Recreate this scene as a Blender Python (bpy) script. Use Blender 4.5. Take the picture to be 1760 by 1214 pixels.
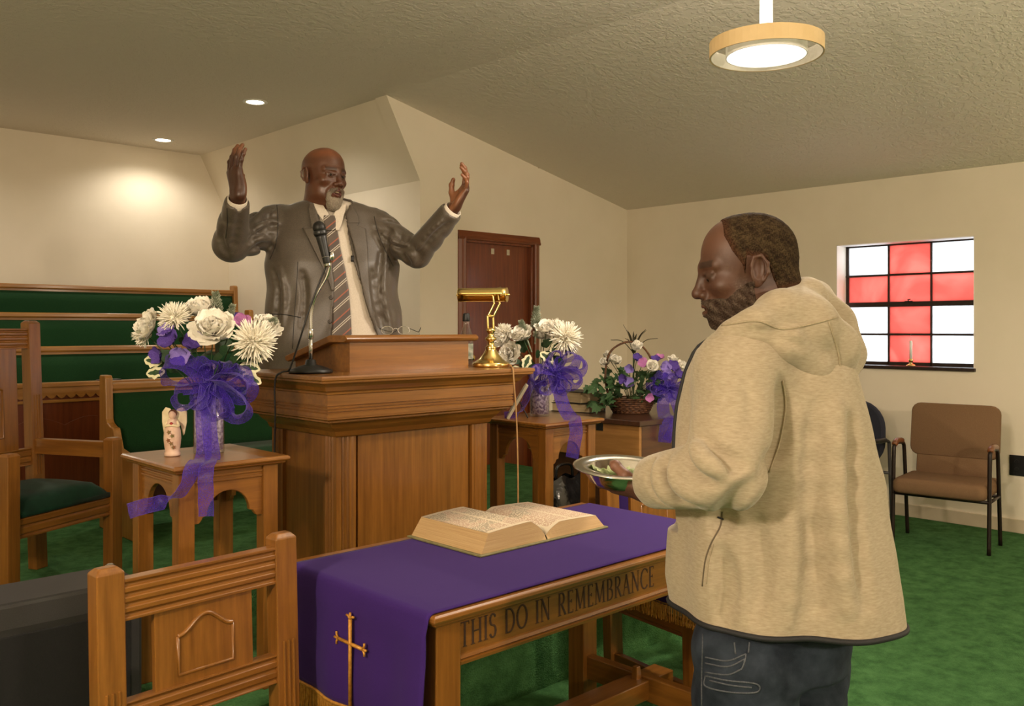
import bpy, bmesh, math, random
import numpy as np
from mathutils import Vector, Matrix
from mathutils.bvhtree import BVHTree
for o in list(bpy.data.objects): bpy.data.objects.remove(o)
S = bpy.context.scene
COL = S.collection
PI = math.pi
R = math.radians

# ---------------------------------------------------------------- camera
YAW = 46.4                                   # heading of the lens, degrees from +X
cam_d = bpy.data.cameras.new('camera'); cam = bpy.data.objects.new('camera', cam_d); COL.objects.link(cam)
cam.location = (0, 0, 1.5); cam.rotation_euler = (PI/2, 0, R(YAW-90))
cam_d.sensor_width = 36; cam_d.lens = 36*1543/1760; cam_d.shift_y = -(607-565)/1760
cam_d.clip_start = .05
S.camera = cam
# ---------------------------------------------------------------- world, exposure
w = bpy.data.worlds.new('sky'); S.world = w; w.use_nodes = True
bg = w.node_tree.nodes['Background']; bg.inputs[0].default_value = (.93, .97, 1, 1); bg.inputs[1].default_value = 5.5
vs = S.view_settings; vs.view_transform = 'Standard'; vs.look = 'None'; vs.gamma = 1; vs.use_curve_mapping = False
vs.exposure = .22
def lamp(name, kind, loc, power, col, size=.1, rot=None, spot=None, blend=.5):
    l = bpy.data.lights.new(name, kind); l.energy = power; l.color = col
    if kind == 'AREA': l.size = size
    else: l.shadow_soft_size = size
    if spot: l.spot_size = R(spot); l.spot_blend = blend
    o = bpy.data.objects.new(name, l); o.location = loc
    if rot: o.rotation_euler = rot
    COL.objects.link(o); return o
WARM = (1, .92, .80); NEUT = (1, .81, .61)

# ---------------------------------------------------------------- helpers
def tag(o, label=None, cat=None, group=None, kind=None):
    if label: o['label'] = label
    if cat: o['category'] = cat
    if group: o['group'] = group
    if kind: o['kind'] = kind
    return o
def thing(name, label, cat, loc=(0, 0, 0), rotz=0, group=None):
    o = bpy.data.objects.new(name, None); COL.objects.link(o); o.empty_display_size = .1
    o.location = loc; o.rotation_euler = (0, 0, rotz)
    return tag(o, label, cat, group)
def copy_tree(o, parent=None):
    c = o.copy(); COL.objects.link(c); c.parent = parent
    for ch in [q for q in bpy.data.objects if q.parent == o]: copy_tree(ch, c)
    return c

class MB:
    def __init__(s): s.v = []; s.f = []
    def add(s, vs, fs, M=None):
        n = len(s.v)
        if M is not None: vs = [tuple(M @ Vector(p)) for p in vs]
        s.v += [tuple(p) for p in vs]; s.f += [tuple(i+n for i in f) for f in fs]; return s
    def box(s, x0, x1, y0, y1, z0, z1, M=None):
        return s.add([(x0,y0,z0),(x1,y0,z0),(x1,y1,z0),(x0,y1,z0),(x0,y0,z1),(x1,y0,z1),(x1,y1,z1),(x0,y1,z1)],
              [(3,2,1,0),(4,5,6,7),(0,1,5,4),(1,2,6,5),(2,3,7,6),(3,0,4,7)], M)
    def prism(s, pts, axis, a, b, M=None):
        """pts: outline in the two other axes (order: x:(y,z) y:(x,z) z:(x,y))"""
        def mk(p, t): return {'x':(t,p[0],p[1]),'y':(p[0],t,p[1]),'z':(p[0],p[1],t)}[axis]
        n = len(pts); v = [mk(p,a) for p in pts]+[mk(p,b) for p in pts]
        f = [tuple(range(n-1,-1,-1)), tuple(range(n,2*n))]+[(i,(i+1)%n,n+(i+1)%n,n+i) for i in range(n)]
        if axis == 'y': f = [t[::-1] for t in f]
        return s.add(v, f, M)
    def rects(s, rings, cap=True, M=None):
        """loft through rectangles (x0,x1,y0,y1,z)"""
        v = []; f = []
        for (x0,x1,y0,y1,z) in rings: v += [(x0,y0,z),(x1,y0,z),(x1,y1,z),(x0,y1,z)]
        for k in range(len(rings)-1):
            for i in range(4): f.append((4*k+i,4*k+(i+1)%4,4*k+4+(i+1)%4,4*k+4+i))
        if cap: f.append((3,2,1,0)); n = 4*(len(rings)-1); f.append((n,n+1,n+2,n+3))
        return s.add(v, f, M)
    def lathe(s, prof, n=24, M=None, cap=True, c=(0,0)):
        v = []; f = []
        for (r,z) in prof:
            for i in range(n):
                a = 2*PI*i/n; v.append((c[0]+r*math.cos(a), c[1]+r*math.sin(a), z))
        for k in range(len(prof)-1):
            for i in range(n): f.append((k*n+i,k*n+(i+1)%n,(k+1)*n+(i+1)%n,(k+1)*n+i))
        if cap:
            f.append(tuple(range(n-1,-1,-1))); m = (len(prof)-1)*n; f.append(tuple(range(m,m+n)))
        return s.add(v, f, M)
    def tube(s, path, r, n=8, M=None, closed=False, flat=None):
        P = [Vector(p) for p in path]; m = len(P)
        rr = r if isinstance(r,(list,tuple)) else [r]*m
        v = []; f = []; prev = None
        for k in range(m):
            if closed: d = P[(k+1)%m]-P[k-1]
            else: d = P[min(k+1,m-1)]-P[max(k-1,0)]
            d.normalize()
            if prev is None:
                u = d.orthogonal().normalized()
                if flat: u = (Vector(flat)-d*d.dot(Vector(flat))).normalized()
            else: u = (prev-d*d.dot(prev)).normalized()
            prev = u; w_ = d.cross(u)
            for i in range(n):
                a = 2*PI*i/n; v.append(tuple(P[k]+(u*math.cos(a)+w_*math.sin(a))*rr[k]))
        for k in range(m if closed else m-1):
            k2 = (k+1)%m
            for i in range(n): f.append((k*n+i,k*n+(i+1)%n,k2*n+(i+1)%n,k2*n+i))
        if not closed: f.append(tuple(range(n-1,-1,-1))); f.append(tuple(range((m-1)*n,m*n)))
        return s.add(v, f, M)
    def grid(s, fn, nu, nv, M=None):
        v = [fn(i/(nu-1), j/(nv-1)) for i in range(nu) for j in range(nv)]
        f = [(i*nv+j,(i+1)*nv+j,(i+1)*nv+j+1,i*nv+j+1) for i in range(nu-1) for j in range(nv-1)]
        return s.add(v, f, M)
    def ball(s, c, r, nu=10, nv=7, M=None):
        rx,ry,rz = r if isinstance(r,(tuple,list)) else (r,r,r)
        v=[(c[0],c[1],c[2]-rz)]; f=[]
        for j in range(1,nv):
            t=-PI/2+PI*j/nv
            for i in range(nu):
                a=2*PI*i/nu; v.append((c[0]+rx*math.cos(t)*math.cos(a),c[1]+ry*math.cos(t)*math.sin(a),c[2]+rz*math.sin(t)))
        v.append((c[0],c[1],c[2]+rz)); last=len(v)-1
        for i in range(nu):
            f.append((0,1+(i+1)%nu,1+i)); b=1+(nv-2)*nu; f.append((last,b+i,b+(i+1)%nu))
            for j in range(nv-2):
                q=1+j*nu; f.append((q+i,q+(i+1)%nu,q+nu+(i+1)%nu,q+nu+i))
        return s.add(v,f,M)
    def mesh(s, name, mat, smooth=False):
        me = bpy.data.meshes.new(name); me.from_pydata(s.v, [], s.f); me.update()
        for m in (mat if isinstance(mat,(list,tuple)) else [mat]): me.materials.append(m)
        if smooth: me.polygons.foreach_set('use_smooth', [True]*len(me.polygons))
        return me
    def build(s, name, mat, parent=None, smooth=False, bev=0, solid=0, sub=0, label=None, kind=None, loc=None, rot=None):
        o = bpy.data.objects.new(name, s.mesh(name, mat, smooth)); COL.objects.link(o); o.parent = parent
        if solid:
            m = o.modifiers.new('thick','SOLIDIFY'); m.thickness = solid; m.offset = 0
        if sub:
            m = o.modifiers.new('sub','SUBSURF'); m.levels = sub; m.render_levels = sub
        if bev:
            m = o.modifiers.new('bevel','BEVEL'); m.width = bev; m.segments = 2; m.limit_method = 'ANGLE'; m.angle_limit = R(40)
        if loc: o.location = loc
        if rot: o.rotation_euler = rot
        if label: o['label'] = label
        if kind: o['kind'] = kind
        return o
def place(me_obj, name, parent, M):
    """another object sharing the mesh"""
    o = me_obj.copy(); o.name = name; COL.objects.link(o); o.parent = parent; o.matrix_local = M; return o
def TR(x,y,z): return Matrix.Translation((x,y,z))
def RZ(a): return Matrix.Rotation(a,4,'Z')
def RX(a): return Matrix.Rotation(a,4,'X')
def RY(a): return Matrix.Rotation(a,4,'Y')
def SC(x,y=None,z=None):
    y = x if y is None else y; z = x if z is None else z
    return Matrix.Diagonal((x,y,z,1))
def aim(d, up=(0,0,1)):
    """rotation whose local Z points along d"""
    z = Vector(d).normalized(); u = Vector(up)
    if abs(z.dot(u.normalized())) > .98: u = Vector((1,0,0))
    x = u.cross(z).normalized(); y = z.cross(x)
    return Matrix(((x.x,y.x,z.x,0),(x.y,y.y,z.y,0),(x.z,y.z,z.z,0),(0,0,0,1)))
def bez(pts, n=8):
    """Catmull-Rom through points"""
    P = [Vector(p) for p in pts]; P = [P[0]*2-P[1]]+P+[P[-1]*2-P[-2]]; out=[]
    for i in range(1,len(P)-2):
        for k in range(n):
            t=k/n; a,b,c,d=P[i-1:i+3]
            out.append(.5*((2*b)+(c-a)*t+(2*a-5*b+4*c-d)*t*t+(3*b-a-3*c+d)*t**3))
    out.append(P[-2]); return out

# ---------------------------------------------------------------- materials
def hexs(r,g,b):
    f=lambda c:(c/255/12.92) if c<=10 else ((c/255+.055)/1.055)**2.4
    return (f(r),f(g),f(b),1)
def mk(name, col, rough=.5, metal=0, col2=None, scale=8, stretch=(1,1,1), detail=4, bump=0, bscale=None, spec=.5, bdist=.01,
       trans=0, alpha=1, sheen=0, coat=0, attr=None, ramp=(.35,.65), subs=0, noise_rough=.55, anis=0, emit=None):
    m = bpy.data.materials.new(name); m.use_nodes = True; nt = m.node_tree; N = nt.nodes; L = nt.links
    b = N['Principled BSDF']
    b.inputs['Base Color'].default_value = col; b.inputs['Roughness'].default_value = rough; b.inputs['Metallic'].default_value = metal
    b.inputs['Specular IOR Level'].default_value = spec; b.inputs['Transmission Weight'].default_value = trans; b.inputs['Alpha'].default_value = alpha
    if sheen: b.inputs['Sheen Weight'].default_value = sheen; b.inputs['Sheen Roughness'].default_value=.5
    if coat: b.inputs['Coat Weight'].default_value = coat; b.inputs['Coat Roughness'].default_value = .15
    if subs: b.inputs['Subsurface Weight'].default_value = subs; b.inputs['Subsurface Radius'].default_value=(.01,.004,.002)
    if anis: b.inputs['Anisotropic'].default_value = anis
    tc = N.new('ShaderNodeTexCoord'); mp = N.new('ShaderNodeMapping'); mp.inputs['Scale'].default_value = stretch
    L.new(tc.outputs['Object'], mp.inputs[0])
    src = None
    if col2 is not None:
        n = N.new('ShaderNodeTexNoise'); n.inputs['Scale'].default_value = scale; n.inputs['Detail'].default_value = detail; n.inputs['Roughness'].default_value = noise_rough
        L.new(mp.outputs[0], n.inputs['Vector'])
        r = N.new('ShaderNodeValToRGB'); r.color_ramp.elements[0].position = ramp[0]; r.color_ramp.elements[1].position = ramp[1]
        r.color_ramp.elements[0].color = col; r.color_ramp.elements[1].color = col2
        L.new(n.outputs['Fac'], r.inputs[0]); src = r.outputs[0]
    if attr:
        a = N.new('ShaderNodeAttribute'); a.attribute_name = attr
        if src:
            mx = N.new('ShaderNodeMix'); mx.data_type='RGBA'; mx.blend_type='MULTIPLY'; mx.inputs[0].default_value=1
            L.new(a.outputs['Color'], mx.inputs[6]); L.new(src, mx.inputs[7]); src = mx.outputs[2]
        else: src = a.outputs['Color']
    if src: L.new(src, b.inputs['Base Color'])
    if bump:
        n2 = N.new('ShaderNodeTexNoise'); n2.inputs['Scale'].default_value = bscale or scale; n2.inputs['Detail'].default_value = 3
        L.new(mp.outputs[0], n2.inputs['Vector'])
        bp = N.new('ShaderNodeBump'); bp.inputs['Strength'].default_value = bump; bp.inputs['Distance'].default_value = bdist
        L.new(n2.outputs['Fac'], bp.inputs['Height']); L.new(bp.outputs[0], b.inputs['Normal'])
    if emit: b.inputs['Emission Color'].default_value = emit[0]; b.inputs['Emission Strength'].default_value = emit[1]
    return m
def wood(name, ca, cb, axis, rough=.32, coat=.35, scale=1.0):
    st = {'x':(1.2,22,22),'y':(22,1.2,22),'z':(22,22,1.2)}[axis]
    return mk(name, ca, rough, col2=cb, scale=2.2*scale, stretch=st, detail=6, bump=.06, bscale=6, bdist=.004, coat=coat, ramp=(.3,.72), noise_rough=.65)
OA, OB = hexs(106,64,19), hexs(140,91,35)
oak = {a: wood('oak_grain_'+a, OA, OB, a) for a in 'xyz'}
RA, RB = hexs(100,46,20), hexs(136,70,30)
dark = {a: wood('mahogany_grain_'+a, RA, RB, a, rough=.35) for a in 'xyz'}
BA, BB = hexs(50,28,18), hexs(78,46,28)
walnut = {a: wood('walnut_grain_'+a, BA, BB, a, rough=.3) for a in 'xyz'}
M_green = mk('green_pew_fabric', hexs(16,50,24), .95, col2=hexs(26,66,32), scale=300, bump=.25, bscale=400, bdist=.002, sheen=.08, spec=.2)
M_seat = mk('dark_green_velvet', hexs(7,36,24), .85, col2=hexs(12,48,32), scale=14, bump=.15, bscale=300, bdist=.002, sheen=.05, spec=.2)
M_black = mk('black_plastic', hexs(20,20,21), .4)
M_vinyl = mk('black_tolex', hexs(32,31,31), .5, col2=hexs(42,41,40), scale=500, bump=.4, bscale=500, bdist=.001)
M_grille = mk('black_grille_cloth', hexs(7,7,8), .9, col2=hexs(14,14,14), scale=260, bump=.4, bscale=260, bdist=.002)
M_chrome = mk('chrome', hexs(205,203,200), .18, 1)
M_steel = mk('brushed_steel', hexs(190,185,175), .35, 1)
M_brass = mk('polished_brass', hexs(236,206,132), .2, 1)
def thin_glass(name, tint=(.96,.97,.97,1)):
    m = bpy.data.materials.new(name); m.use_nodes = True; N = m.node_tree.nodes; L = m.node_tree.links; N.remove(N['Principled BSDF'])
    tr = N.new('ShaderNodeBsdfTransparent'); tr.inputs[0].default_value = tint
    gl = N.new('ShaderNodeBsdfGlossy'); gl.inputs['Roughness'].default_value = .05
    lw = N.new('ShaderNodeLayerWeight'); lw.inputs[0].default_value = .25; mr = N.new('ShaderNodeMapRange'); mr.inputs[3].default_value = .05; mr.inputs[4].default_value = .55; mx = N.new('ShaderNodeMixShader')
    L.new(lw.outputs['Facing'], mr.inputs[0]); L.new(mr.outputs[0], mx.inputs[0]); L.new(tr.outputs[0], mx.inputs[1]); L.new(gl.outputs[0], mx.inputs[2]); L.new(mx.outputs[0], N['Material Output'].inputs[0]); return m
M_glass = thin_glass('clear_glass')
M_white = mk('white_enamel', hexs(238,236,230), .45)
M_purple = mk('purple_cloth', hexs(50,28,94), .85, col2=hexs(58,33,106), scale=700, bump=.15, bscale=700, bdist=.001, sheen=.04, spec=.12)
M_gold = mk('gold_thread', hexs(204,148,62), .5, col2=hexs(168,112,38), scale=90, metal=.25)
# ================================================================ the room
XW, YD, YB, XA0, XA1, XL, YN = 7.23, 5.875, 9.3, 0.0, 4.55, -2.69, -9.0   # window wall, door wall, choir back wall, alcove sides, left wall, nave back wall
ZC, ZE, XR0, XR1 = 3.364, 2.72, .33, 4.21                               # flat ceiling, eaves, the flat ceiling's edges
ZP, YP = .30, 2.62                                                      # platform height and front edge
M_wall = mk('cream_wall_paint', hexs(232,221,200), .7, col2=hexs(236,225,205), scale=2.5, bump=.10, bscale=90, bdist=.004, spec=.25)
M_ceil = bpy.data.materials.new('knockdown_ceiling'); M_ceil.use_nodes = True
def _ceil(m):
    nt=m.node_tree; N=nt.nodes; L=nt.links; b=N['Principled BSDF']; b.inputs['Roughness'].default_value=.8; b.inputs['Base Color'].default_value=hexs(226,217,202); b.inputs['Specular IOR Level'].default_value=.2
    tc=N.new('ShaderNodeTexCoord'); n=N.new('ShaderNodeTexNoise'); n.inputs['Scale'].default_value=26; n.inputs['Detail'].default_value=2.0; n.inputs['Roughness'].default_value=.6
    L.new(tc.outputs['Object'],n.inputs['Vector'])
    r=N.new('ShaderNodeValToRGB'); r.color_ramp.elements[0].position=.47; r.color_ramp.elements[1].position=.56; L.new(n.outputs['Fac'],r.inputs[0])
    bp=N.new('ShaderNodeBump'); bp.inputs['Strength'].default_value=.42; bp.inputs['Distance'].default_value=.008; L.new(r.outputs[0],bp.inputs['Height']); L.new(bp.outputs[0],b.inputs['Normal'])
_ceil(M_ceil)
M_carpet = mk('green_carpet', hexs(52,92,50), .95, col2=hexs(80,124,74), scale=10, detail=8, bump=.7, bscale=160, bdist=.012, spec=.1, ramp=(.38,.64), noise_rough=.75)
def struct(name, mb, mat, parent=None, **k):
    o = mb.build(name, mat, parent, **k); o['kind']='structure'; return o
T=.15
struct('floor', MB().box(XL-T,XW+T,YN-T,YB+T,-.1,0), M_carpet)
# platform and choir risers
m=MB(); m.box(XL,5.5,YP,YD,0,ZP); m.box(XA0,XA1,YD-.01,YB,0,ZP); m.box(XA0,XA1,6.32,YB,ZP,.5); m.box(XA0,XA1,7.15,YB,.5,.76); m.box(XA0,XA1,8.02,YB,.76,1.03)
m.box(1.75,3.0,3.5,4.15,ZP,.46)
struct('floor_platform', m, M_carpet)
# ceiling: flat middle, sloping sides
m=MB()
m.prism([(XR0,ZC),(XR1,ZC),(XR1,ZC+T),(XR0,ZC+T)],'y',YN,YD)
sl=(ZC-ZE)/(XW-XR1)
m.prism([(XR1,ZC),(XW,ZE),(XW+T,ZE-T*sl),(XW+T,ZE+T),(XR1,ZC+T)],'y',YN-T,YD)
m.prism([(XL,ZE),(XR0,ZC),(XR0,ZC+T),(XL-T,ZE+T),(XL-T,ZE-T*sl)],'y',YN-T,YD)
m.box(XL-T,XW+T,YD,YB+T,ZC,ZC+T)
struct('ceiling', m, M_ceil)
# window wall with an opening
WY0,WY1,WZ0,WZ1=2.51,3.61,1.195,2.205
m=MB(); t2=.24
m.box(XW,XW+t2,YN-T,WY0,0,ZE+.1); m.box(XW,XW+t2,WY1,YD+T,0,ZE+.1); m.box(XW,XW+t2,WY0,WY1,0,WZ0); m.box(XW,XW+t2,WY0,WY1,WZ1,ZE+.1)
struct('wall_right', m, M_wall)
# door wall (right of the choir opening) with its gable, and the chamfered reveal of the choir recess
DX0,DX1,DZ1=5.03,5.86,2.27
def gz(x): return ZC-(x-XR1)*sl
m=MB()
m.prism([(XA1,ZP-.3),(DX0,ZP-.3),(DX0,gz(DX0)+.05),(XR1,ZC+.05),(XR1,ZC),(XA1,2.72)],'y',YD,YD+T)
m.prism([(DX0,DZ1),(DX1,DZ1),(DX1,gz(DX1)+.05),(DX0,gz(DX0)+.05)],'y',YD,YD+T)
m.prism([(DX1,0),(XW,0),(XW,ZE+.05),(DX1,gz(DX1)+.05)],'y',YD,YD+T)
struct('wall_front', m, M_wall)
m=MB(); m.prism([(XA1,0),(XA1,2.72),(XR1+.02,ZC),(XA1+T,ZC),(XA1+T,0)],'y',YD+.15,YB)
struct('wall_alcove_right', m, M_wall)
m=MB(); m.prism([(XA0,0),(XA0-T,0),(XA0-T,ZC),(XR0-.02,ZC),(XA0,2.72)],'y',YD+.15,YB)
struct('wall_alcove_left', m, M_wall)
m=MB(); m.prism([(XA0,0),(XA0,2.72),(XR0,ZC+.05),(XL,ZE+.05),(XL,0)],'y',YD,YD+T)
struct('wall_front_left', m, M_wall)
struct('wall_alcove_back', MB().box(XA0-T,XA1+T,YB,YB+T,0,ZC+.05), M_wall)
struct('wall_left', MB().box(XL-T,XL,YN-T,YD+T,0,ZE+.1), M_wall)
m=MB(); m.prism([(XL,0),(XW,0),(XW,ZE+.05),(XR1,ZC+.05),(XR0,ZC+.05),(XL,ZE+.05)],'y',YN-T,YN)
struct('wall_back', m, M_wall)
M_base = mk('cream_cove_base', hexs(196,182,156), .6, col2=hexs(204,190,166), scale=5)
struct('baseboard_right', MB().box(XW-.012,XW,YN,YD,0,.1), M_base, bev=.004)
struct('baseboard_front', MB().box(DX1+.075,XW,YD-.012,YD,0,.1), M_base, bev=.004)
# ---- door
d=struct('door_1', MB().box(DX0,DX1,YD+.05,YD+.09,0,DZ1), dark['z'])
cas=lambda x0,x1,z0,z1:[(x0,x1,YD-.03,YD+.012,z0,z1)]
m=MB(); cw=.075
prof=[(0,YD),(0,YD-.028),(.012,YD-.034),(.03,YD-.026),(.05,YD-.024),(cw,YD-.012),(cw,YD)]
m.prism([(DX0-p[0],p[1]) for p in prof],'z',0,DZ1+.02); m.prism([(DX1+p[0],p[1]) for p in prof],'z',0,DZ1+.02)
m.build('door_casing', dark['z'], d)
m=MB(); m.prism([(p[1],DZ1+p[0]) for p in prof],'x',DX0-cw,DX1+cw); m.build('door_head_casing', dark['x'], d)
m=MB(); m.box(DX0,DX0+.02,YD,YD+.12,0,DZ1); m.box(DX1-.02,DX1,YD,YD+.12,0,DZ1); m.box(DX0,DX1,YD,YD+.12,DZ1-.02,DZ1); m.build('door_jamb', dark['z'], d, bev=.002)
m=MB(); m.lathe([(.026,0),(.03,.008),(.014,.02),(.013,.04),(.027,.05),(.03,.065),(.02,.08)],16,M=TR(DX0+.08,YD+.05,ZP+.95)@RX(PI/2)); m.build('door_knob', M_brass, d, smooth=True)
M_tape=mk('masking_tape', hexs(196,186,160), .7, col2=hexs(206,197,172), scale=40)
for tx in (5.385,5.575):
    o=MB().box(tx,tx+.035,YD+.047,YD+.0502,2.165,2.215).build('tape_strip', M_tape, d)
# ---- window
M_frame=mk('bronze_window_frame', hexs(46,34,30), .45, col2=hexs(56,42,36), scale=30, metal=.3)
M_reveal=mk('white_reveal_paint', hexs(240,236,228), .6, col2=hexs(244,240,234), scale=6)
win=struct('window_1', MB().box(XW+.16,XW+.2,WY0,WY1,WZ0,WZ0+.03).box(XW+.16,XW+.2,WY0,WY1,WZ1-.018,WZ1).box(XW+.16,XW+.2,WY0,WY0+.02,WZ0,WZ1).box(XW+.16,XW+.2,WY1-.03,WY1,WZ0,WZ1), M_frame)
m=MB(); m.box(XW-.001,XW+.16,WY1-.006,WY1,WZ0,WZ1); m.box(XW-.001,XW+.16,WY0,WY0+.006,WZ0,WZ1); m.box(XW-.001,XW+.16,WY0,WY1,WZ1-.006,WZ1); m.build('window_reveal', M_reveal, win)
MB().box(XW-.025,XW+.165,WY0-.01,WY1+.01,WZ0-.022,WZ0+.004).build('window_sill', M_frame, win, bev=.003)
def pane_mat(name, col):
    m=bpy.data.materials.new(name); m.use_nodes=True; nt=m.node_tree; N=nt.nodes; L=nt.links
    N.remove(N['Principled BSDF']); out=N['Material Output']
    tr=N.new('ShaderNodeBsdfTranslucent'); tr.inputs[0].default_value=col
    tc=N.new('ShaderNodeTexCoord'); n=N.new('ShaderNodeTexNoise'); n.inputs['Scale'].default_value=2.05; n.inputs['Detail'].default_value=3; n.inputs['Distortion'].default_value=1.2
    L.new(tc.outputs['Object'],n.inputs['Vector'])
    r=N.new('ShaderNodeValToRGB'); r.color_ramp.elements[0].position=.4; r.color_ramp.elements[1].position=.62
    r.color_ramp.elements[0].color=tuple(c*.72 for c in col[:3])+(1,); r.color_ramp.elements[1].color=col
    L.new(n.outputs['Fac'],r.inputs[0]); L.new(r.outputs[0],tr.inputs[0])
    gl=N.new('ShaderNodeBsdfGlossy'); gl.inputs['Roughness'].default_value=.2; mx=N.new('ShaderNodeMixShader'); mx.inputs[0].default_value=.05
    bp=N.new('ShaderNodeBump'); bp.inputs['Strength'].default_value=.5; bp.inputs['Distance'].default_value=.004; L.new(n.outputs['Fac'],bp.inputs['Height']); L.new(bp.outputs[0],gl.inputs['Normal'])
    L.new(tr.outputs[0],mx.inputs[1]); L.new(gl.outputs[0],mx.inputs[2]); L.new(mx.outputs[0],out.inputs[0]); return m
PW=pane_mat('frosted_white_pane',(.9,.91,.93,1)); PR=pane_mat('textured_red_pane',(.70,.25,.22,1))
ys=[WY0+.02+(WY1-.03-WY0-.02)*k/3 for k in range(4)]; ys=[2.53,2.893,3.237,3.58]
zs=[WZ0+.03,1.452,1.70,1.944,WZ1-.018]
for i in range(3):
    for j in range(4):
        red=(i==1) or j==2
        MB().box(XW+.172,XW+.178,ys[i],ys[i+1],zs[j],zs[j+1]).build('pane', PR if red else PW, win, label='red textured pane' if red else 'frosted white pane')
for y in ys[1:3]: MB().box(XW+.16,XW+.19,y-.007,y+.007,WZ0,WZ1).build('muntin', M_frame, win, bev=.002)
for k,z in enumerate(zs[1:4]):
    h=.02 if k==1 else .008
    MB().box(XW+.155-(.015 if k==1 else 0),XW+.192,WY0,WY1,z-h,z+h).build('meeting_rail' if k==1 else 'muntin', M_frame, win, bev=.002)
m=MB(); m.box(XW+.125,XW+.142,3.03,3.09,1.715,1.725); m.tube([(XW+.13,3.06,1.72),(XW+.12,3.06,1.735),(XW+.118,3.04,1.738)],.005,8); m.build('window_latch', M_black, win)
# ---- outlets, marks
def outlet(name,label,loc,rz,w_,h_,mat):
    t=thing(name,label,'outlet',loc,rz)
    MB().box(-w_/2,w_/2,-.008,0,0,h_).build('cover_plate',mat,t,bev=.002)
    for k in (.28,.66):
        MB().lathe([(.016,0),(.014,.003)],14,M=TR(0,-.008,h_*k+.004)@RX(PI/2)).build('socket',M_black,t)
outlet('wall_outlet','black wall outlet low on the wall beside the tan armchair',(XW-.001,2.215,.42),-PI/2,.10,.15,M_black)
m=MB(); m.prism([(0,0),(.022,.004),(.03,.02),(.024,.05),(.008,.055),(-.004,.03)],'y',-.004,0); tag(m.build('wall_mark', mk('stained_putty',hexs(150,120,88),.8,col2=hexs(170,140,105),scale=40), loc=(5.93,YD-.0005,2.99)),'small brownish plaster mark high on the wall right of the door','mark')

# ================================================================ lights
M_led = bpy.data.materials.new('led_glow'); M_led.use_nodes=True
_b=M_led.node_tree.nodes['Principled BSDF']; _b.inputs['Emission Color'].default_value=(1,.97,.95,1); _b.inputs['Emission Strength'].default_value=2.0
M_canglow = bpy.data.materials.new('can_glow'); M_canglow.use_nodes=True
_b=M_canglow.node_tree.nodes['Principled BSDF']; _b.inputs['Emission Color'].default_value=(1,.86,.62,1); _b.inputs['Emission Strength'].default_value=22
M_tan=mk('tan_satin_metal', hexs(220,190,140), .5, col2=hexs(226,197,148), scale=12)
def shell(r,z0,z1,t=.004,n=48):
    return MB().lathe([(r,z0),(r,z1),(r-t,z1),(r-t,z0),(r,z0)],n,cap=False)
def pendant(loc, label, power, col, bare=False):
    t=thing('pendant_lamp',label,'pendant lamp',loc,0,'ring pendant lamps over the nave')
    Rr=.205
    shell(Rr,0,.055).build('outer_ring',[M_tan],t,smooth=False)
    shell(Rr-.005,.001,.054,.002).build('ring_lining',M_white,t)
    shell(Rr*.71,-.002,.06,.003).build('inner_ring',M_white,t)
    for k in range(3):
        a=R(25+120*k); MB().box(.06,Rr-.004,-.006,.006,.03,.05,M=RZ(a)).build('spoke',M_white,t)
    MB().lathe([(.105,.012),(.115,.02),(.115,.05),(.1,.058)],40).build('light_drum',M_led,t,smooth=False)
    MB().lathe([(.1,.058),(.075,.075),(.045,.095),(.03,.11)],32).build('canopy_dome',M_white,t,smooth=True)
    MB().lathe([(.0235,.1),(.0235,ZC-loc[2]-.04)],24).build('stem',mk('dull_steel_stem',hexs(84,82,78),.55,metal=.6),t,smooth=True)
    MB().lathe([(.03,ZC-loc[2]-.05),(.065,ZC-loc[2]-.02),(.07,ZC-loc[2]-.001)],24).build('ceiling_rose',M_steel,t,smooth=True)
    if bare: lamp('pendant_light','POINT',(loc[0],loc[1],loc[2]-.22),power,col,.12); return t
    lamp('pendant_light','SPOT',(loc[0],loc[1],loc[2]-.012),power*.62,col,.10,spot=172,blend=.25); lamp('pendant_uplight','AREA',(loc[0],loc[1],loc[2]+.064),power*.25,col,.3,rot=(PI,0,0))
    return t
COOL=(1,.87,.73)
pendant((2.96,1.75,2.505),'white ring pendant lamp with tan outer band on a steel stem',165,COOL)
pendant((1.6,-3.2,2.505),'unseen ring pendant lamp added for fill light, farther down the nave behind the viewer',300,NEUT,True)  # this and the next two are unseen, added as fill light
pendant((-1.0,.9,2.35),'unseen ring pendant lamp added for fill light, near the left wall of the nave',185,NEUT,True)
pendant((5.6,-1.2,2.35),'unseen ring pendant lamp added for fill light, near the right wall of the nave',105,NEUT,True)
def can(loc,label,power):
    t=thing('recessed_light',label,'ceiling light',loc,0,'recessed ceiling lights above the choir')
    MB().lathe([(.092,-.006),(.1,-.003),(.1,0),(.068,0),(.068,-.002),(.074,-.006),(.092,-.006)],32,cap=False).build('trim_ring',M_white,t,smooth=True)
    MB().lathe([(.068,-.0025),(.066,-.0018)],32).build('lens',M_canglow,t)
    lamp('can_light','SPOT',(loc[0],loc[1],loc[2]-.03),power,WARM,.06,spot=150,blend=.6)
can((3.56,6.80,ZC),'round recessed ceiling light nearer the ridge of the ceiling',42)
can((3.62,8.80,ZC),'round recessed ceiling light by the back wall of the choir',30)
can((1.30,6.80,ZC),'unseen round recessed ceiling light added on the far left nearer the nave',36)  # this and the next are unseen mirror copies, added to warm the choir recess
can((1.30,8.80,ZC),'unseen round recessed ceiling light added on the far left by the back wall',30)
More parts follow.
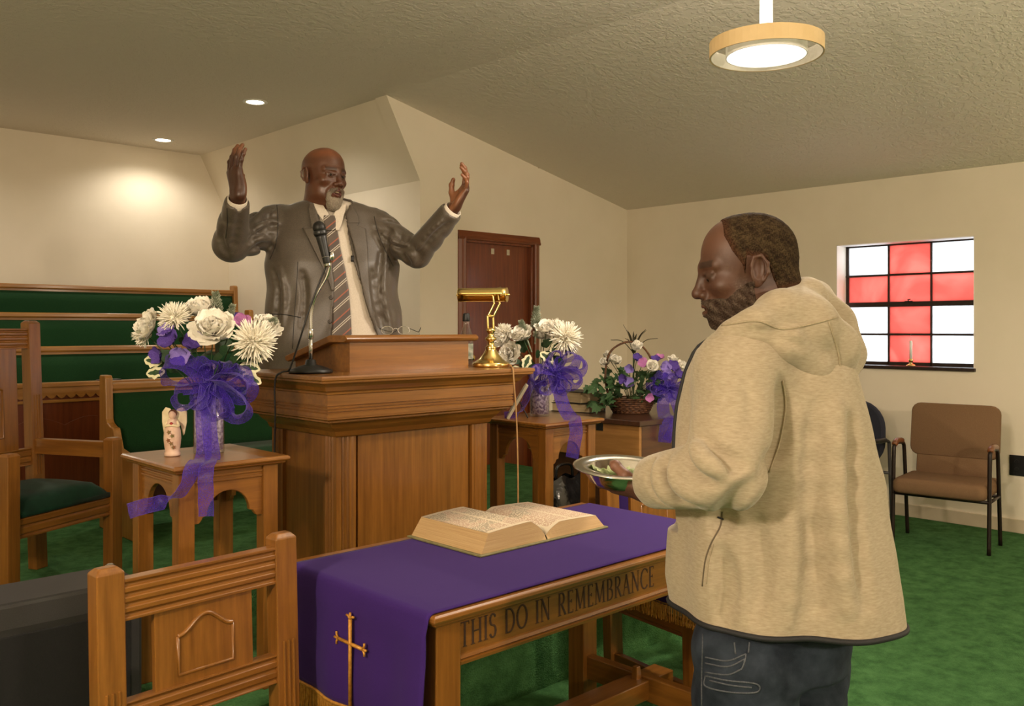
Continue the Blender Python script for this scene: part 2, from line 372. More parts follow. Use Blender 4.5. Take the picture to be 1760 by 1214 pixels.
# ================================================================ furniture
def fluted(w_, h, d, n=3, g=.006):
    """cross section of a rail: height h along second axis, thickness d; flutes on the front (-) side"""
    pts=[(d/2,0),(d/2,h),(-d/2,h)]
    for k in range(n):
        z=h*(.86-.72*k/max(1,n-1)) if n>1 else h*.5
        pts+=[(-d/2,z+g*1.1),(-d/2+g,z+g*.4),(-d/2+g,z-g*.4),(-d/2,z-g*1.1)]
    return pts+[(-d/2,0)]
def rail(name,parent,x0,x1,y,z0,h,d,n=3,mat=None):
    m=MB(); m.prism([(y+a,z0+b) for a,b in fluted(0,h,d,n)],'x',x0,x1); return m.build(name,mat or oak['x'],parent,bev=.0015)
def side_rail(name,parent,x,y0,y1,z0,h,d,n=2,flip=1):
    m=MB(); m.prism([(x+a*flip,z0+b) for a,b in fluted(0,h,d,n)],'y',y0,y1); return m.build(name,oak['y'],parent,bev=.0015)
def post(name,parent,x,y,z0,z1,w_,d,lean=0,flute=True,mat=None):
    m=MB(); c=.012
    m.rects([(x-w_/2,x+w_/2,y-d/2,y+d/2,z0),(x-w_/2,x+w_/2,y-d/2+lean*.5,y+d/2+lean*.5,(z0+z1)/2),(x-w_/2,x+w_/2,y-d/2+lean,y+d/2+lean,z1-c),(x-w_/2+c,x+w_/2-c,y-d/2+lean+c,y+d/2+lean-c,z1)])
    o=m.build(name,mat or oak['z'],parent,bev=.003)
    if flute:
        for k in (-1,0,1):
            h0=z1-(z1-z0)*.62; h1=z1-(z1-z0)*.30
            l=lambda z: lean*(z-z0)/(z1-z0)
            MB().tube([(x+k*w_*.22,y-d/2+l(h0)-.0005,h0),(x+k*w_*.22,y-d/2+l(h1)-.0005,h1)],.0035,6).build('flute',oak['z'],o)
    return o
def cushion(name,parent,x0,x1,y0,y1,z,h,mat):
    def f(u,v):
        x=x0+(x1-x0)*u; y=y0+(y1-y0)*v
        e=min(1,min(u,1-u)*7)*min(1,min(v,1-v)*7); e=math.sin(e*PI/2)**.6
        return (x,y,z+h*e*(.75+.25*math.sin(PI*u)*math.sin(PI*v)))
    m=MB().grid(f,22,22); m.box(x0,x1,y0,y1,z-.02,z+.001); return m.build(name,mat,parent,smooth=True)
def arch_panel(name,parent,x0,x1,z0,z1,y,t=.018,lean=0):
    """flat panel with a moulded arched field"""
    M=TR(0,y,z0)@RX(-math.atan2(lean,1))@TR(0,-y,-z0)
    p=MB().box(x0,x1,y-t/2,y+t/2,z0,z1,M=M).build(name,oak['z'],parent,bev=.002)
    a,b=x0+(x1-x0)*.22,x1-(x1-x0)*.22; c,d_=z0+(z1-z0)*.14,z0+(z1-z0)*.60
    top=[(a,d_)]+[(a+(b-a)*u,d_+(z1-z0)*.2*math.sin(PI*u)**2) for u in (.1,.2,.3,.4,.5,.6,.7,.8,.9)]+[(b,d_)]
    MB().tube([(q.x,y-t/2,q.y) for q in bez([(u,v,0) for u,v in top],6)],.006,8,M=M).build('arch_moulding',oak['x'],p,smooth=True)
    MB().tube([(a,y-t/2,d_),(a,y-t/2,c),(b,y-t/2,c),(b,y-t/2,d_)],.0045,8,M=M).build('field_moulding',oak['z'],p,smooth=True)
    return p
def side_chair(label,loc,rz):
    """faces local -Y; the back posts stand on y=0"""
    t=thing('side_chair',label,'chair',loc,rz,'oak side chairs at the communion table')
    W=.237; L=.035
    for s in (-1,1): post('back_post',t,s*W,0,0,.948,.066,.05,lean=L)
    rail('top_rail',t,-W+.032,W-.032,L*.87-.003,.818,.098,.034,4)
    rail('lower_rail',t,-W+.032,W-.032,L*.6,.555,.075,.034,3)
    arch_panel('back_panel',t,-.128,.138,.625,.828,L*.62,lean=.04)
    for s in (-1,1):
        m=MB().rects([(s*W-.024,s*W+.024,-.47,-.42,0),(s*W-.03,s*W+.03,-.475,-.415,.4)]); m.build('front_leg',oak['z'],t,bev=.003)
        side_rail('seat_rail',t,s*W,-.44,-.02,.34,.075,.03,2,flip=-s if s>0 else 1)
    rail('front_rail',t,-W+.03,W-.03,-.445,.34,.075,.03,3)
    rail('rear_rail',t,-W+.03,W-.03,0,.34,.07,.028,0)
    for s in (-1,1): MB().box(s*W-.015,s*W+.015,-.43,-.02,.13,.165).build('stretcher',oak['y'],t,bev=.003)
    cushion('seat_cushion',t,-W-.012,W+.012,-.5,-.02,.418,.055,M_seat)
    return t
side_chair('oak side chair with arched back panel in the left foreground, green seat',(.992,2.14,0),R(5))
side_chair('oak side chair at the right end of the purple-clothed table, seat showing below',(3.1,2.36,0),R(-9))
# ---- tall pulpit armchair at the left edge
t=thing('pulpit_armchair','tall oak armchair with green seat at the left edge before the choir rail','chair',(1.12,4.757,ZP),R(28.4))
def pulpit_chair(t):
    W=.30; L=.05
    for s in (-1,1): post('back_post',t,s*W,0,0,1.24,.07,.055,lean=L)
    rail('top_rail',t,-W+.033,W-.033,L*.93,1.10,.10,.036,4)
    rail('lower_rail',t,-W+.033,W-.033,L*.5,.52,.085,.036,3)
    arch_panel('back_panel',t,-.2,.2,.6,1.105,L*.5,lean=.035)
    for s in (-1,1):
        m=MB().rects([(s*W-.032,s*W+.032,-.49,-.43,0),(s*W-.032,s*W+.032,-.49,-.43,.66),(s*W-.022,s*W+.022,-.48,-.44,.672)]); m.build('front_post',oak['z'],t,bev=.003)
        side_rail('arm',t,s*W,-.43,.0,.575,.075,.045,2,flip=-s)
        side_rail('seat_rail',t,s*W,-.44,0,.31,.095,.034,2,flip=-s)
    rail('front_rail',t,-W+.03,W-.03,-.455,.30,.105,.034,3)
    rail('rear_rail',t,-W+.03,W-.03,.005,.31,.08,.03,0)
    cushion('seat_cushion',t,-W+.03,W-.03,-.475,-.02,.41,.075,M_seat)
pulpit_chair(t)
# ---- communion table
t=thing('communion_table','oak communion table with carved lettering on its front apron','table',(0,0,0))
TX0,TX1,TY0,TY1,TZ=1.36,2.70,1.70,2.43,.80
def ogee(x0,x1,y0,y1,z0,z1):
    h=z1-z0
    return [(x0+.02,x1-.02,y0+.02,y1-.02,z0),(x0+.012,x1-.012,y0+.012,y1-.012,z0+h*.18),(x0+.011,x1-.011,y0+.011,y1-.011,z0+h*.36),(x0+.003,x1-.003,y0+.003,y1-.003,z0+h*.44),(x0,x1,y0,y1,z0+h*.62),(x0+.001,x1-.001,y0+.001,y1-.001,z0+h*.86),(x0+.007,x1-.007,y0+.007,y1-.007,z1)]
MB().rects(ogee(TX0,TX1,TY0,TY1,TZ-.035,TZ)).build('table_top',oak['x'],t,bev=.0015)
lw=.08
for x in (TX0+.03,TX1-.03-lw):
    for y in (TY0+.03,TY1-.03-lw):
        MB().box(x,x+lw,y,y+lw,0,TZ-.034).build('leg',oak['z'],t,bev=.004)
AZ0=TZ-.155
ap=rail('front_apron',t,TX0+.03+lw,TX1-.03-lw,TY0+.055,AZ0,.12,.03,0)
m=MB(); m.prism([(TY0+.04+a,AZ0+b) for a,b in ((0,.002),(-.008,.004),(-.010,.012),(-.004,.015),(-.009,.02),(-.004,.027),(0,.03))],'x',TX0+.03+lw,TX1-.03-lw); m.build('apron_moulding',oak['x'],ap)
rail('rear_apron',t,TX0+.03+lw,TX1-.03-lw,TY1-.055,AZ0,.12,.03,0)
for x in (TX0+.05,TX1-.05): side_rail('end_apron',t,x,TY0+.03+lw,TY1-.03-lw,AZ0,.12,.03,0)
for x in (TX0+.07,TX1-.07): MB().box(x-.02,x+.02,TY0+.1,TY1-.1,.14,.23).build('end_rail',oak['y'],t,bev=.004)
yc=(TY0+TY1)/2
MB().box(TX0-.0,TX1+.06,yc-.045,yc+.045,.15,.22).build('stretcher',oak['x'],t,bev=.004)
MB().rects([(TX1-.12,TX1-.09,yc-.014,yc+.014,.215),(TX1-.115,TX1-.095,yc-.01,yc+.01,.265)]).build('wedge',oak['z'],t,bev=.002)
# carved lettering: roman capitals made of tapered strokes with serifs
def strokes(ch):
    t_,k=.16,.075     # thick and thin
    S_=lambda x,z,w_=.28:[((x-w_/2,z),(x+w_/2,z),.05)]
    arc=lambda cx,cz,rx,rz,a0,a1,th,n=10:[((cx+rx*math.cos(R(a0+(a1-a0)*i/n)),cz+rz*math.sin(R(a0+(a1-a0)*i/n))),(cx+rx*math.cos(R(a0+(a1-a0)*(i+1)/n)),cz+rz*math.sin(R(a0+(a1-a0)*(i+1)/n))),th*(.55+.45*abs(math.cos(R(a0+(a1-a0)*(i+.5)/n))))) for i in range(n)]
    G={'T':(.62,[((.31,0),(.31,1),t_),((.02,1),(.6,1),k),((.03,1),(.03,.88),.05),((.59,1),(.59,.88),.05)]+S_(.31,0)),
       'H':(.78,[((.14,0),(.14,1),t_),((.64,0),(.64,1),t_),((.14,.52),(.64,.52),k)]+S_(.14,0)+S_(.64,0)+S_(.14,1)+S_(.64,1)),
       'I':(.30,[((.15,0),(.15,1),t_)]+S_(.15,0)+S_(.15,1)),
       'S':(.5,arc(.25,.76,.19,.24,20,270,t_)+arc(.25,.26,.2,.26,90,-160,t_)),
       'D':(.78,[((.14,0),(.14,1),t_),((.06,1),(.34,1),k),((.06,0),(.34,0),k)]+arc(.32,.5,.38,.5,90,-90,t_,14)),
       'O':(.84,arc(.42,.5,.36,.5,0,360,t_,22)),
       'N':(.8,[((.12,0),(.12,1),k),((.66,0),(.66,1),k),((.12,1),(.66,0),t_)]+S_(.12,0,.22)+S_(.66,1,.22)+S_(.06,1,.2)),
       'R':(.66,[((.14,0),(.14,1),t_),((.06,1),(.3,1),k),((.14,.5),(.3,.5),k),((.3,.5),(.62,0),t_)]+arc(.3,.75,.22,.25,90,-90,t_)+S_(.14,0)+S_(.62,0,.15)),
       'E':(.56,[((.14,0),(.14,1),t_),((.06,1),(.48,1),k),((.14,.52),(.38,.52),k),((.06,0),(.5,0),k),((.48,1),(.48,.88),.05),((.5,0),(.5,.13),.05),((.38,.6),(.38,.44),.05)]),
       'M':(.96,[((.12,0),(.16,1),k),((.16,1),(.47,.05),t_),((.47,.05),(.78,1),k),((.78,1),(.82,0),t_)]+S_(.12,0,.22)+S_(.82,0)+S_(.1,1,.18)+S_(.84,1,.18)),
       'B':(.64,[((.14,0),(.14,1),t_),((.06,1),(.3,1),k),((.14,.53),(.34,.53),k),((.06,0),(.32,0),k)]+arc(.3,.765,.2,.235,90,-90,t_)+arc(.32,.265,.25,.265,90,-90,t_)),
       'A':(.76,[((.1,0),(.37,1),k),((.37,1),(.66,0),t_),((.2,.36),(.52,.36),k)]+S_(.1,0,.22)+S_(.66,0,.26)),
       'C':(.72,arc(.42,.5,.36,.5,42,318,t_,18)+[((.69,.94),(.69,.74),.05)])}
    return G.get(ch,(.4,[]))
M_carve=mk('dark_carved_oak', hexs(46,25,9), .8, col2=hexs(60,34,13), scale=60)
def letters(text,parent,x0,x1,z0,h,y,mat,name='letter',axis='x'):
    tot=0; gl=[]
    for ch in text: w_,s_=strokes(ch); gl.append((tot,s_)); tot+=w_+.1
    sx=(x1-x0)/(tot-.1)
    for (o_,s_) in gl:
        if not s_: continue
        m=MB()
        for (a,b,th) in s_:
            ax,az,bx,bz=x0+(o_+a[0])*sx,z0+a[1]*h,x0+(o_+b[0])*sx,z0+b[1]*h
            dx,dz=bx-ax,bz-az; l=math.hypot(dx,dz) or 1; th*=min(sx,h)*.5; nx,nz=-dz/l*th,dx/l*th
            m.add([(ax+nx,y,az+nz),(bx+nx,y,bz+nz),(bx-nx,y,bz-nz),(ax-nx,y,az-nz),((ax),y-.0012,az),((bx),y-.0012,bz)],[(0,1,5,4),(1,2,5),(2,3,4,5),(3,0,4)])
        m.build(name,mat,parent)
letters('THIS DO IN REMEMBRANCE',ap,TX0+.115,2.275,AZ0+.045,.062,TY0+.0395,M_carve)
# ---- purple runner with gold cross and fringe
rn=thing('table_runner','purple cloth runner with a gold cross hanging over the table end','tablecloth',(0,0,0))
CY0,CY1=TY0+.018,TY1-.055; HZ=.475
def runner_path(zend):
    p=[(TX0-.006,zend)]; n=12
    for i in range(1,n): p.append((TX0-.006-.004*math.sin(i/n*PI*2),zend+(TZ-.02-zend)*i/n))
    for i in range(6):
        a=R(180-90*i/5); p.append((TX0+.016+.022*math.cos(a),TZ-.018+.0225*math.sin(a)))
    return p
path=runner_path(HZ); n=26
path+=[(TX0+.016+(TX1-TX0-.032)*i/n,TZ+.0045) for i in range(1,n+1)]
path+=[(2*((TX0+TX1)/2)-x,z) for x,z in reversed(runner_path(HZ))][0:]
def fr(u,v):
    k=u*(len(path)-1); i=min(int(k),len(path)-2); f=k-i
    x=path[i][0]+(path[i+1][0]-path[i][0])*f; z=path[i][1]+(path[i+1][1]-path[i][1])*f
    y=CY0+(CY1-CY0)*v
    if z<TZ-.03: x+=(-1 if x<2 else 1)*(.006*math.sin(v*11+.8)+.004*math.sin(v*23))*min(1,(TZ-z)/.15)*(1 if x<2 else 1)-(0 if x>2 else .008)+(.008 if x>2 else 0)
    return (x,y,z)
MB().grid(fr,len(path),40).build('cloth',M_purple,rn,smooth=True,solid=.003)
random.seed(4)
for sx_,nm in ((-1,'fringe'),(1,'fringe')):
    m=MB(); 
    xx=fr(0 if sx_<0 else 1,.5)[0]
    for k in range(150):
        v=k/149; x,y,z=fr(0 if sx_<0 else 1,v); dx=random.uniform(-.004,.004); l=.06+random.uniform(-.006,.004)
        m.tube([(x,y,HZ+.006),(x+dx*.5,y+random.uniform(-.002,.002),HZ-l*.5),(x+dx,y+random.uniform(-.003,.003),HZ-l)],.0019,4)
    m.build(nm,M_gold,rn,kind='stuff')
    m=MB(); m.tube([Vector(fr(0 if sx_<0 else 1,k/20))+Vector((sx_*.003,0,.006)) for k in range(21)],.005,6); m.build('fringe_braid',M_gold,rn,smooth=True)
# embroidered cross on the left drop
cy,cz=2.03,.625; xx=TX0-.0215
m=MB()
def cx_(y,z,w_): return (xx+.000,y,z)
def bar(pts,w_): m.tube([(xx-.001,y,z) for y,z in pts],w_,6)
bar([(cy,cz+.10),(cy,cz-.135)],.0055); bar([(cy-.058,cz+.035),(cy+.058,cz+.035)],.005)
for (ey,ez,dy,dz) in ((cy,cz+.10,0,1),(cy,cz-.135,0,-1),(cy-.058,cz+.035,-1,0),(cy+.058,cz+.035,1,0)):
    for s in (-1,1):
        px,pz=-dz*s,dy*s
        bar([(ey,ez),(ey+px*.009+dy*.008,ez+pz*.009+dz*.008),(ey+px*.017+dy*.008,ez+pz*.017+dz*.008)],.0035)
    bar([(ey,ez),(ey+dy*.018,ez+dz*.018)],.0035)
m.build('gold_cross',M_gold,rn,smooth=True)
# ---- big open book
def paper_mat():
    m=mk('printed_page', hexs(238,226,204), .8); nt=m.node_tree; N=nt.nodes; L=nt.links; b=N['Principled BSDF']
    tc=N.new('ShaderNodeTexCoord'); sp=N.new('ShaderNodeSeparateXYZ'); L.new(tc.outputs['Object'],sp.inputs[0])
    def M(op,a,b_=None):
        n=N.new('ShaderNodeMath'); n.operation=op
        for i,v in enumerate((a,b_)):
            if v is None: continue
            if isinstance(v,(int,float)): n.inputs[i].default_value=v
            else: L.new(v,n.inputs[i])
        return n.outputs[0]
    line=M('GREATER_THAN',M('FRACT',M('MULTIPLY',sp.outputs[1],170)),.45)
    no=N.new('ShaderNodeTexNoise'); no.inputs['Scale'].default_value=1; no.inputs['Detail'].default_value=0
    mp=N.new('ShaderNodeMapping'); mp.inputs['Scale'].default_value=(190,170,1); L.new(tc.outputs['Object'],mp.inputs[0]); L.new(mp.outputs[0],no.inputs['Vector'])
    word=M('GREATER_THAN',no.outputs['Fac'],.44)
    ax=M('ABSOLUTE',sp.outputs[0])
    col=M('MULTIPLY',M('MULTIPLY',M('GREATER_THAN',ax,.03),M('LESS_THAN',ax,.25)),M('GREATER_THAN',M('ABSOLUTE',M('SUBTRACT',ax,.14)),.006))
    yy=M('LESS_THAN',M('ABSOLUTE',sp.outputs[1]),.15)
    fac=M('MULTIPLY',M('MULTIPLY',M('MULTIPLY',line,word),M('MULTIPLY',col,yy)),.85)
    r2=N.new('ShaderNodeTexNoise'); r2.inputs['Scale'].default_value=9; L.new(tc.outputs['Object'],r2.inputs['Vector'])
    red=N.new('ShaderNodeMix'); red.data_type='RGBA'; L.new(M('GREATER_THAN',r2.outputs['Fac'],.5),red.inputs[0]); red.inputs[6].default_value=hexs(60,52,50); red.inputs[7].default_value=hexs(146,98,86)
    mx=N.new('ShaderNodeMix'); mx.data_type='RGBA'; L.new(fac,mx.inputs[0]); mx.inputs[6].default_value=hexs(206,190,164); L.new(red.outputs[2],mx.inputs[7]); L.new(mx.outputs[2],b.inputs['Base Color']); return m
M_page=paper_mat()
M_edge=mk('gilt_page_edges', hexs(176,142,96), .7, col2=hexs(206,176,130), scale=3, stretch=(2,2,900), detail=2)
bk=thing('open_bible','large open Bible lying on the purple cloth','book',(2.10,2.215,TZ+.0065),0)
HW,HD=.285,.175
MB().box(-HW-.012,HW+.012,-HD-.01,HD+.01,0,.006).build('cover',mk('olive_cover',hexs(112,108,72),.6,col2=hexs(130,124,86),scale=60),bk,bev=.002)
def top_z(x):
    s=abs(x)/HW
    hmax=.062 if x<0 else .042
    return .012+hmax*min(1,(s*4.2))**.6*(1-.22*s*s) if s<.98 else .012+hmax*.78*(1)
def block(sgn):
    m=MB(); n=16; xs=[sgn*(.003+(HW-.035-.003)*i/n) for i in range(n+1)]
    v=[];
    for x in xs:
        z=top_z(x)
        for y in (-HD+.008,HD-.008): v.append((x,y,z))
    b0=len(v)
    xo=sgn*HW
    for i,x in enumerate(xs):
        xb=sgn*.003+(xo-sgn*.003)*i/n
        for y in (-HD,HD): v.append((xb,y,.0065))
    ft=[(2*i,2*i+1,2*i+3,2*i+2) for i in range(n)]
    fs=[(2*i,2*i+2,b0+2*i+2,b0+2*i) for i in range(n)]+[(2*i+1,b0+2*i+1,b0+2*i+3,2*i+3) for i in range(n)]+[(2*n,2*n+1,b0+2*n+1,b0+2*n)]
    m1=MB().add(v,fs); o=m1.build('page_block',M_edge,bk)
    m2=MB().add([(a,b,c+.0006) for a,b,c in v[:b0]],ft); m2.build('page',M_page,o,smooth=True,solid=.0006)
block(-1); block(1)
# ---- pulpit
t=thing('pulpit','broad oak pulpit with stepped cornice and sloping reading desk','pulpit',(0,0,0))
PXa,PXb,PYa,PYb=1.825,2.575,2.86,3.34
MB().box(PXa+.02,PXb-.02,PYa+.02,PYb,ZP,1.11).build('body',oak['z'],t)
MB().rects([(PXa-.02,PXb+.02,PYa-.02,PYb+.01,ZP),(PXa-.02,PXb+.02,PYa-.02,PYb+.01,ZP+.1),(PXa,PXb,PYa,PYb+.002,ZP+.125)]).build('plinth',oak['x'],t,bev=.002)
MB().box(PXa+.1,PXb-.1,PYa+.008,PYa+.022,ZP+.12,1.105).build('front_panel',oak['z'],t)
def pilaster(x0,x1,y0,y1,axis):
    w_=(x1-x0) if axis=='x' else (y1-y0); pts=[]; d=.022
    n=3; pr=[(0,d),(0,0)]
    for k in range(n):
        c=w_*(.25+.25*k); pr+=[(c-.011,0),(c-.005,.006),(c+.005,.006),(c+.011,0)]
    pr+=[(w_,0),(w_,d)]
    m=MB()
    if axis=='x': m.prism([(x0+a,y0+b) for a,b in pr],'z',ZP+.12,1.105)
    else: m.prism([(x0+b,y0+a) for a,b in pr],'z',ZP+.12,1.105)
    m.build('pilaster',oak['z'],t)
pilaster(PXa,PXa+.085,PYa,PYa,'x'); pilaster(PXb-.085,PXb,PYa,PYa,'x'); pilaster(PXa-.001,PXa,PYa+.001,PYa+.085,'y'); pilaster(PXa-.001,PXa,PYb-.085,PYb,'y')
MB().box(PXa+.012,PXa+.03,PYa+.085,PYb-.085,ZP+.12,1.105).build('side_panel',oak['z'],t)
FX0,FX1,FY0,FY1=1.739,2.66,2.785,3.395
b0=(PXa,PXb,PYa,PYb)
def ring(k,z): return tuple(b0[i]+((FX0,FX1,FY0,FY1)[i]-b0[i])*k for i in range(4))+(z,)
MB().rects([ring(0,1.095),ring(.12,1.10),ring(.2,1.118),ring(.42,1.135),ring(.55,1.15),ring(.85,1.158),ring(.85,1.165),ring(1.0,1.17),ring(1.0,1.178)]).build('lower_cornice',oak['x'],t,bev=.001)
m=MB(); rg=[(FX0,FX1,FY0,FY1,1.176)]
g=lambda d,z:(FX0+d,FX1-d,FY0+d,FY1-d,z)
rg+=[g(0,1.192),g(.004,1.194),g(.004,1.197),g(0,1.199),g(0,1.203),g(.004,1.205),g(.004,1.208),g(0,1.21),g(0,1.214),g(.004,1.216),g(.004,1.219),g(0,1.221),g(0,1.262)]
MB().rects(rg).build('frieze',oak['x'],t)
LX0,LX1,LY0,LY1=1.692,2.752,2.745,3.43
h=lambda k,z:(FX0+(LX0-FX0)*k,FX1+(LX1-FX1)*k,FY0+(LY0-FY0)*k,FY1+(LY1-FY1)*k,z)
MB().rects([h(-.1,1.258),h(.1,1.262),h(.12,1.27),h(.3,1.276),h(.42,1.29),h(.7,1.302)]).build('upper_cornice',oak['x'],t,bev=.001)
MB().rects([h(.75,1.301),h(.92,1.305),h(.93,1.312),h(1,1.316),h(1,1.324),h(.96,1.33)]).build('ledge',oak['x'],t,bev=.001)
DXa,DXb,DYa,DYm,DYb=1.955,2.565,2.97,3.06,3.38
m=MB(); m.prism([(DYa,1.329),(DYb,1.329),(DYb,1.362),(DYm,1.446),(DYa,1.446)],'x',DXa,DXb); m.build('desk_riser',oak['x'],t)
m=MB()
ov=.025
pr=[(DYa-ov,1.452),(DYa-ov-.006,1.460),(DYa-ov,1.468),(DYa-ov+.01,1.474),(DYm,1.474),(DYb+ov,1.385),(DYb+ov+.004,1.375),(DYb+ov-.003,1.366),(DYb+.005,1.3615),(DYm,1.446),(DYa-.01,1.446)]
m.prism(pr,'x',DXa-ov-.01,DXb+ov+.01); m.build('desk_top',oak['x'],t,bev=.003)
MB().box(DXa+.02,DXb+.02,DYb+.005,DYb+.025,1.375,1.40).build('book_stop',oak['x'],t,bev=.003)
# ---- flower stands
def stand(label,loc):
    t=thing('flower_stand',label,'stand',loc,0,'small oak flower stands beside the pulpit')
    W,D,H=.40,.435,1.075-ZP
    MB().rects(ogee(0,W,0,D,H-.028,H)).build('stand_top',oak['x'],t,bev=.001)
    a=.03; l=.052
    for x in (a,W-a-l):
        for y in (a,D-a-l): MB().box(x,x+l,y,y+l,0,H-.027).build('leg',oak['z'],t,bev=.003)
    def apron(w_):
        top=H-.028; z0=top-.165; pts=[(0,top),(0,z0)]
        pts+=[(.018,z0)]
        r=w_/2-.045
        pts+=[(.018+.012*math.sin(k/4*PI/2),z0+.018*k/4) for k in range(1,5)]
        for k in range(15):
            an=PI-PI*k/14; pts.append((w_/2+r*math.cos(an),z0+.022+min(r*1.0,.11)*math.sin(an)))
        pts+=[(w_-.018-.012*math.sin(k/4*PI/2),z0+.018*k/4) for k in range(4,0,-1)]
        pts+=[(w_-.018,z0),(w_,z0),(w_,top)]
        return pts
    w1=W-2*(a+l); w2=D-2*(a+l)
    for y in (a+.012,D-a-.03):
        m=MB(); m.prism([(a+l+p,q) for p,q in apron(w1)],'y',y,y+.018); o=m.build('arched_apron',oak['x'],t,bev=.002)
        if y<.2:
            for k in (0,1): MB().box(a+l,W-a-l,y-.005,y,H-.05-.016*k,H-.042-.016*k).build('bead',oak['x'],o,bev=.002)
    for x in (a+.012,W-a-.03):
        m=MB(); m.prism([(a+l+p,q) for p,q in apron(w2)],'x',x,x+.018); o=m.build('arched_apron',oak['y'],t,bev=.002)
        if x<.2:
            for k in (0,1): MB().box(x-.005,x,a+l,D-a-l,H-.05-.016*k,H-.042-.016*k).build('bead',oak['y'],o,bev=.002)
    return t
stand('small oak stand with arched aprons left of the pulpit, holding the larger bouquet',(1.14,2.695,ZP))
stand('small oak stand with arched aprons right of the pulpit, below the brass lamp',(2.865,2.79,ZP))
# ---- black amplifier cabinet
t=thing('amplifier','black vinyl-covered amplifier cabinet behind the left side chair','amplifier',(.22,2.88,ZP))
MB().rects([(0,.9,0.0,.27,0),(0,.9,0.0,.27,.33),(0,.9,.015,.26,.40)]).build('cabinet',M_vinyl,t,bev=.012)
MB().box(.04,.86,-.006,.002,.04,.31).build('grille',M_grille,t,bev=.003)
for x in (0,.9):
    for y in (0.012,.262):
        s=1 if x==0 else -1; MB().ball((x+s*.012,y+(.008 if y<.1 else -.008),.392),(.02,.017,.015)).build('corner_cap',M_chrome if x>0 or y<.1 else M_black,t,smooth=True)
# ---- choir pews, rail
M_panel=wood('red_brown_panel',hexs(92,40,20),hexs(122,58,28),'z')
OP={'x':wood('lit_oak_x',hexs(146,96,38),hexs(178,126,60),'x'),'z':wood('lit_oak_z',hexs(146,96,38),hexs(178,126,60),'z')}  # paler copy of the oak, brightness of the ceiling lights put into its colour
def pew(label,x0,x1,y,z,ends=(0,1),h=.87):
    """y is the back plane; the pew faces -Y"""
    t=thing('choir_pew',label,'pew',(x0,y,z),0,'green upholstered choir pews'); W=x1-x0
    MB().box(0,W,-.03,.0,.3,h-.04).build('back_board',OP['x'],t)
    def f(u,v):
        zz=.42+(h-.06-.42)*v; b=math.sin(min(1,min(u,1-u)*60)*PI/2)*math.sin(min(1,min(v,1-v)*6)*PI/2)
        return (W*u,-.03-.055*b-.06*(1-v),zz)
    MB().grid(f,60,10).build('back_cushion',M_green,t,smooth=True)
    m=MB(); m.prism([(.012,h-.042),(.012,h-.006),(.004,h),(-.05,h),(-.058,h-.006),(-.058,h-.03),(-.05,h-.042)],'x',0,W); m.build('cap_rail',OP['x'],t,bev=.002)
    def g(u,v):
        b=math.sin(min(1,min(u,1-u)*60)*PI/2)*math.sin(min(1,min(v,1-v)*6)*PI/2)
        return (W*u,-.5+.47*v,.39+.06*b)
    MB().grid(g,60,8).build('seat_cushion',M_green,t,smooth=True)
    MB().box(0,W,-.48,-.03,.35,.392).build('seat_board',OP['x'],t,bev=.003)
    for e in (0,1):
        x=-.045 if e==0 else W
        pts=[(.03,0),(.03,h+.04),(.02,h+.05),(-.055,h+.05),(-.07,h+.035),(-.085,.66),(-.1,.64),(-.15,.62),(-.19,.615),(-.2,.60),(-.25,.5),(-.5,.46),(-.52,.42),(-.50,.1),(-.52,0)]
        if e not in ends: pts=[(.02,0),(.02,h-.05),(-.06,h-.05),(-.5,.36),(-.5,0)]
        m=MB(); m.prism(pts,'x',x,x+.045); m.build('pew_end',OP['z'],t,bev=.006)
    return t
pew('rearmost green choir pew against the lit back wall',.12,4.36,8.86,1.03)
pew('green choir pew second from the back wall',.12,4.08,7.98,.76)
pew('green choir pew right behind the wooden choir rail',.12,3.75,7.12,.50)
pew('short green pew on the platform between the flower stand and the pulpit',1.98,3.9,5.62,ZP)
rl=thing('choir_rail','low wooden choir rail with scalloped trim and red-brown panel','rail',(.12,6.2,ZP))
W=4.3
MB().box(0,W,-.015,.015,0,.8).build('panel',M_panel,rl)
MB().box(0,W,-.05,.03,.825,.855).build('cap_rail',OP['x'],rl,bev=.006)
pts=[(0,.825),(0,.77)]
for k in range(72): pts+=[(W*(k+.25)/72,.758),(W*(k+.5)/72,.752),(W*(k+.75)/72,.758),(W*(k+1)/72,.775)]
pts+=[(W,.825)]
m=MB(); m.prism(pts,'y',-.03,-.015); m.build('scalloped_trim',OP['x'],rl)
MB().box(0,W,-.03,-.015,.725,.745).build('lower_moulding',OP['x'],rl,bev=.003)
for k in range(4):
    x=.1+k*1.05; 
    q=[(x,.12),(x,.56)]+[(x+.95*i/24,.58+.05*abs(math.sin(i/24*PI*3))) for i in range(25)]+[(x+.95,.56),(x+.95,.12)]
    m=MB(); m.prism(q,'y',-.022,-.015); m.build('raised_field',M_panel,rl,bev=.002)
tag(MB().box(0,.14,0,.07,0,.006).build('leaflet',mk('dark_leaflet',hexs(40,40,44),.4,col2=hexs(60,60,64),scale=30),loc=(2.12,6.165,ZP+.8555),rot=(0,0,.1)),'thin dark leaflet lying on the choir rail','leaflet')
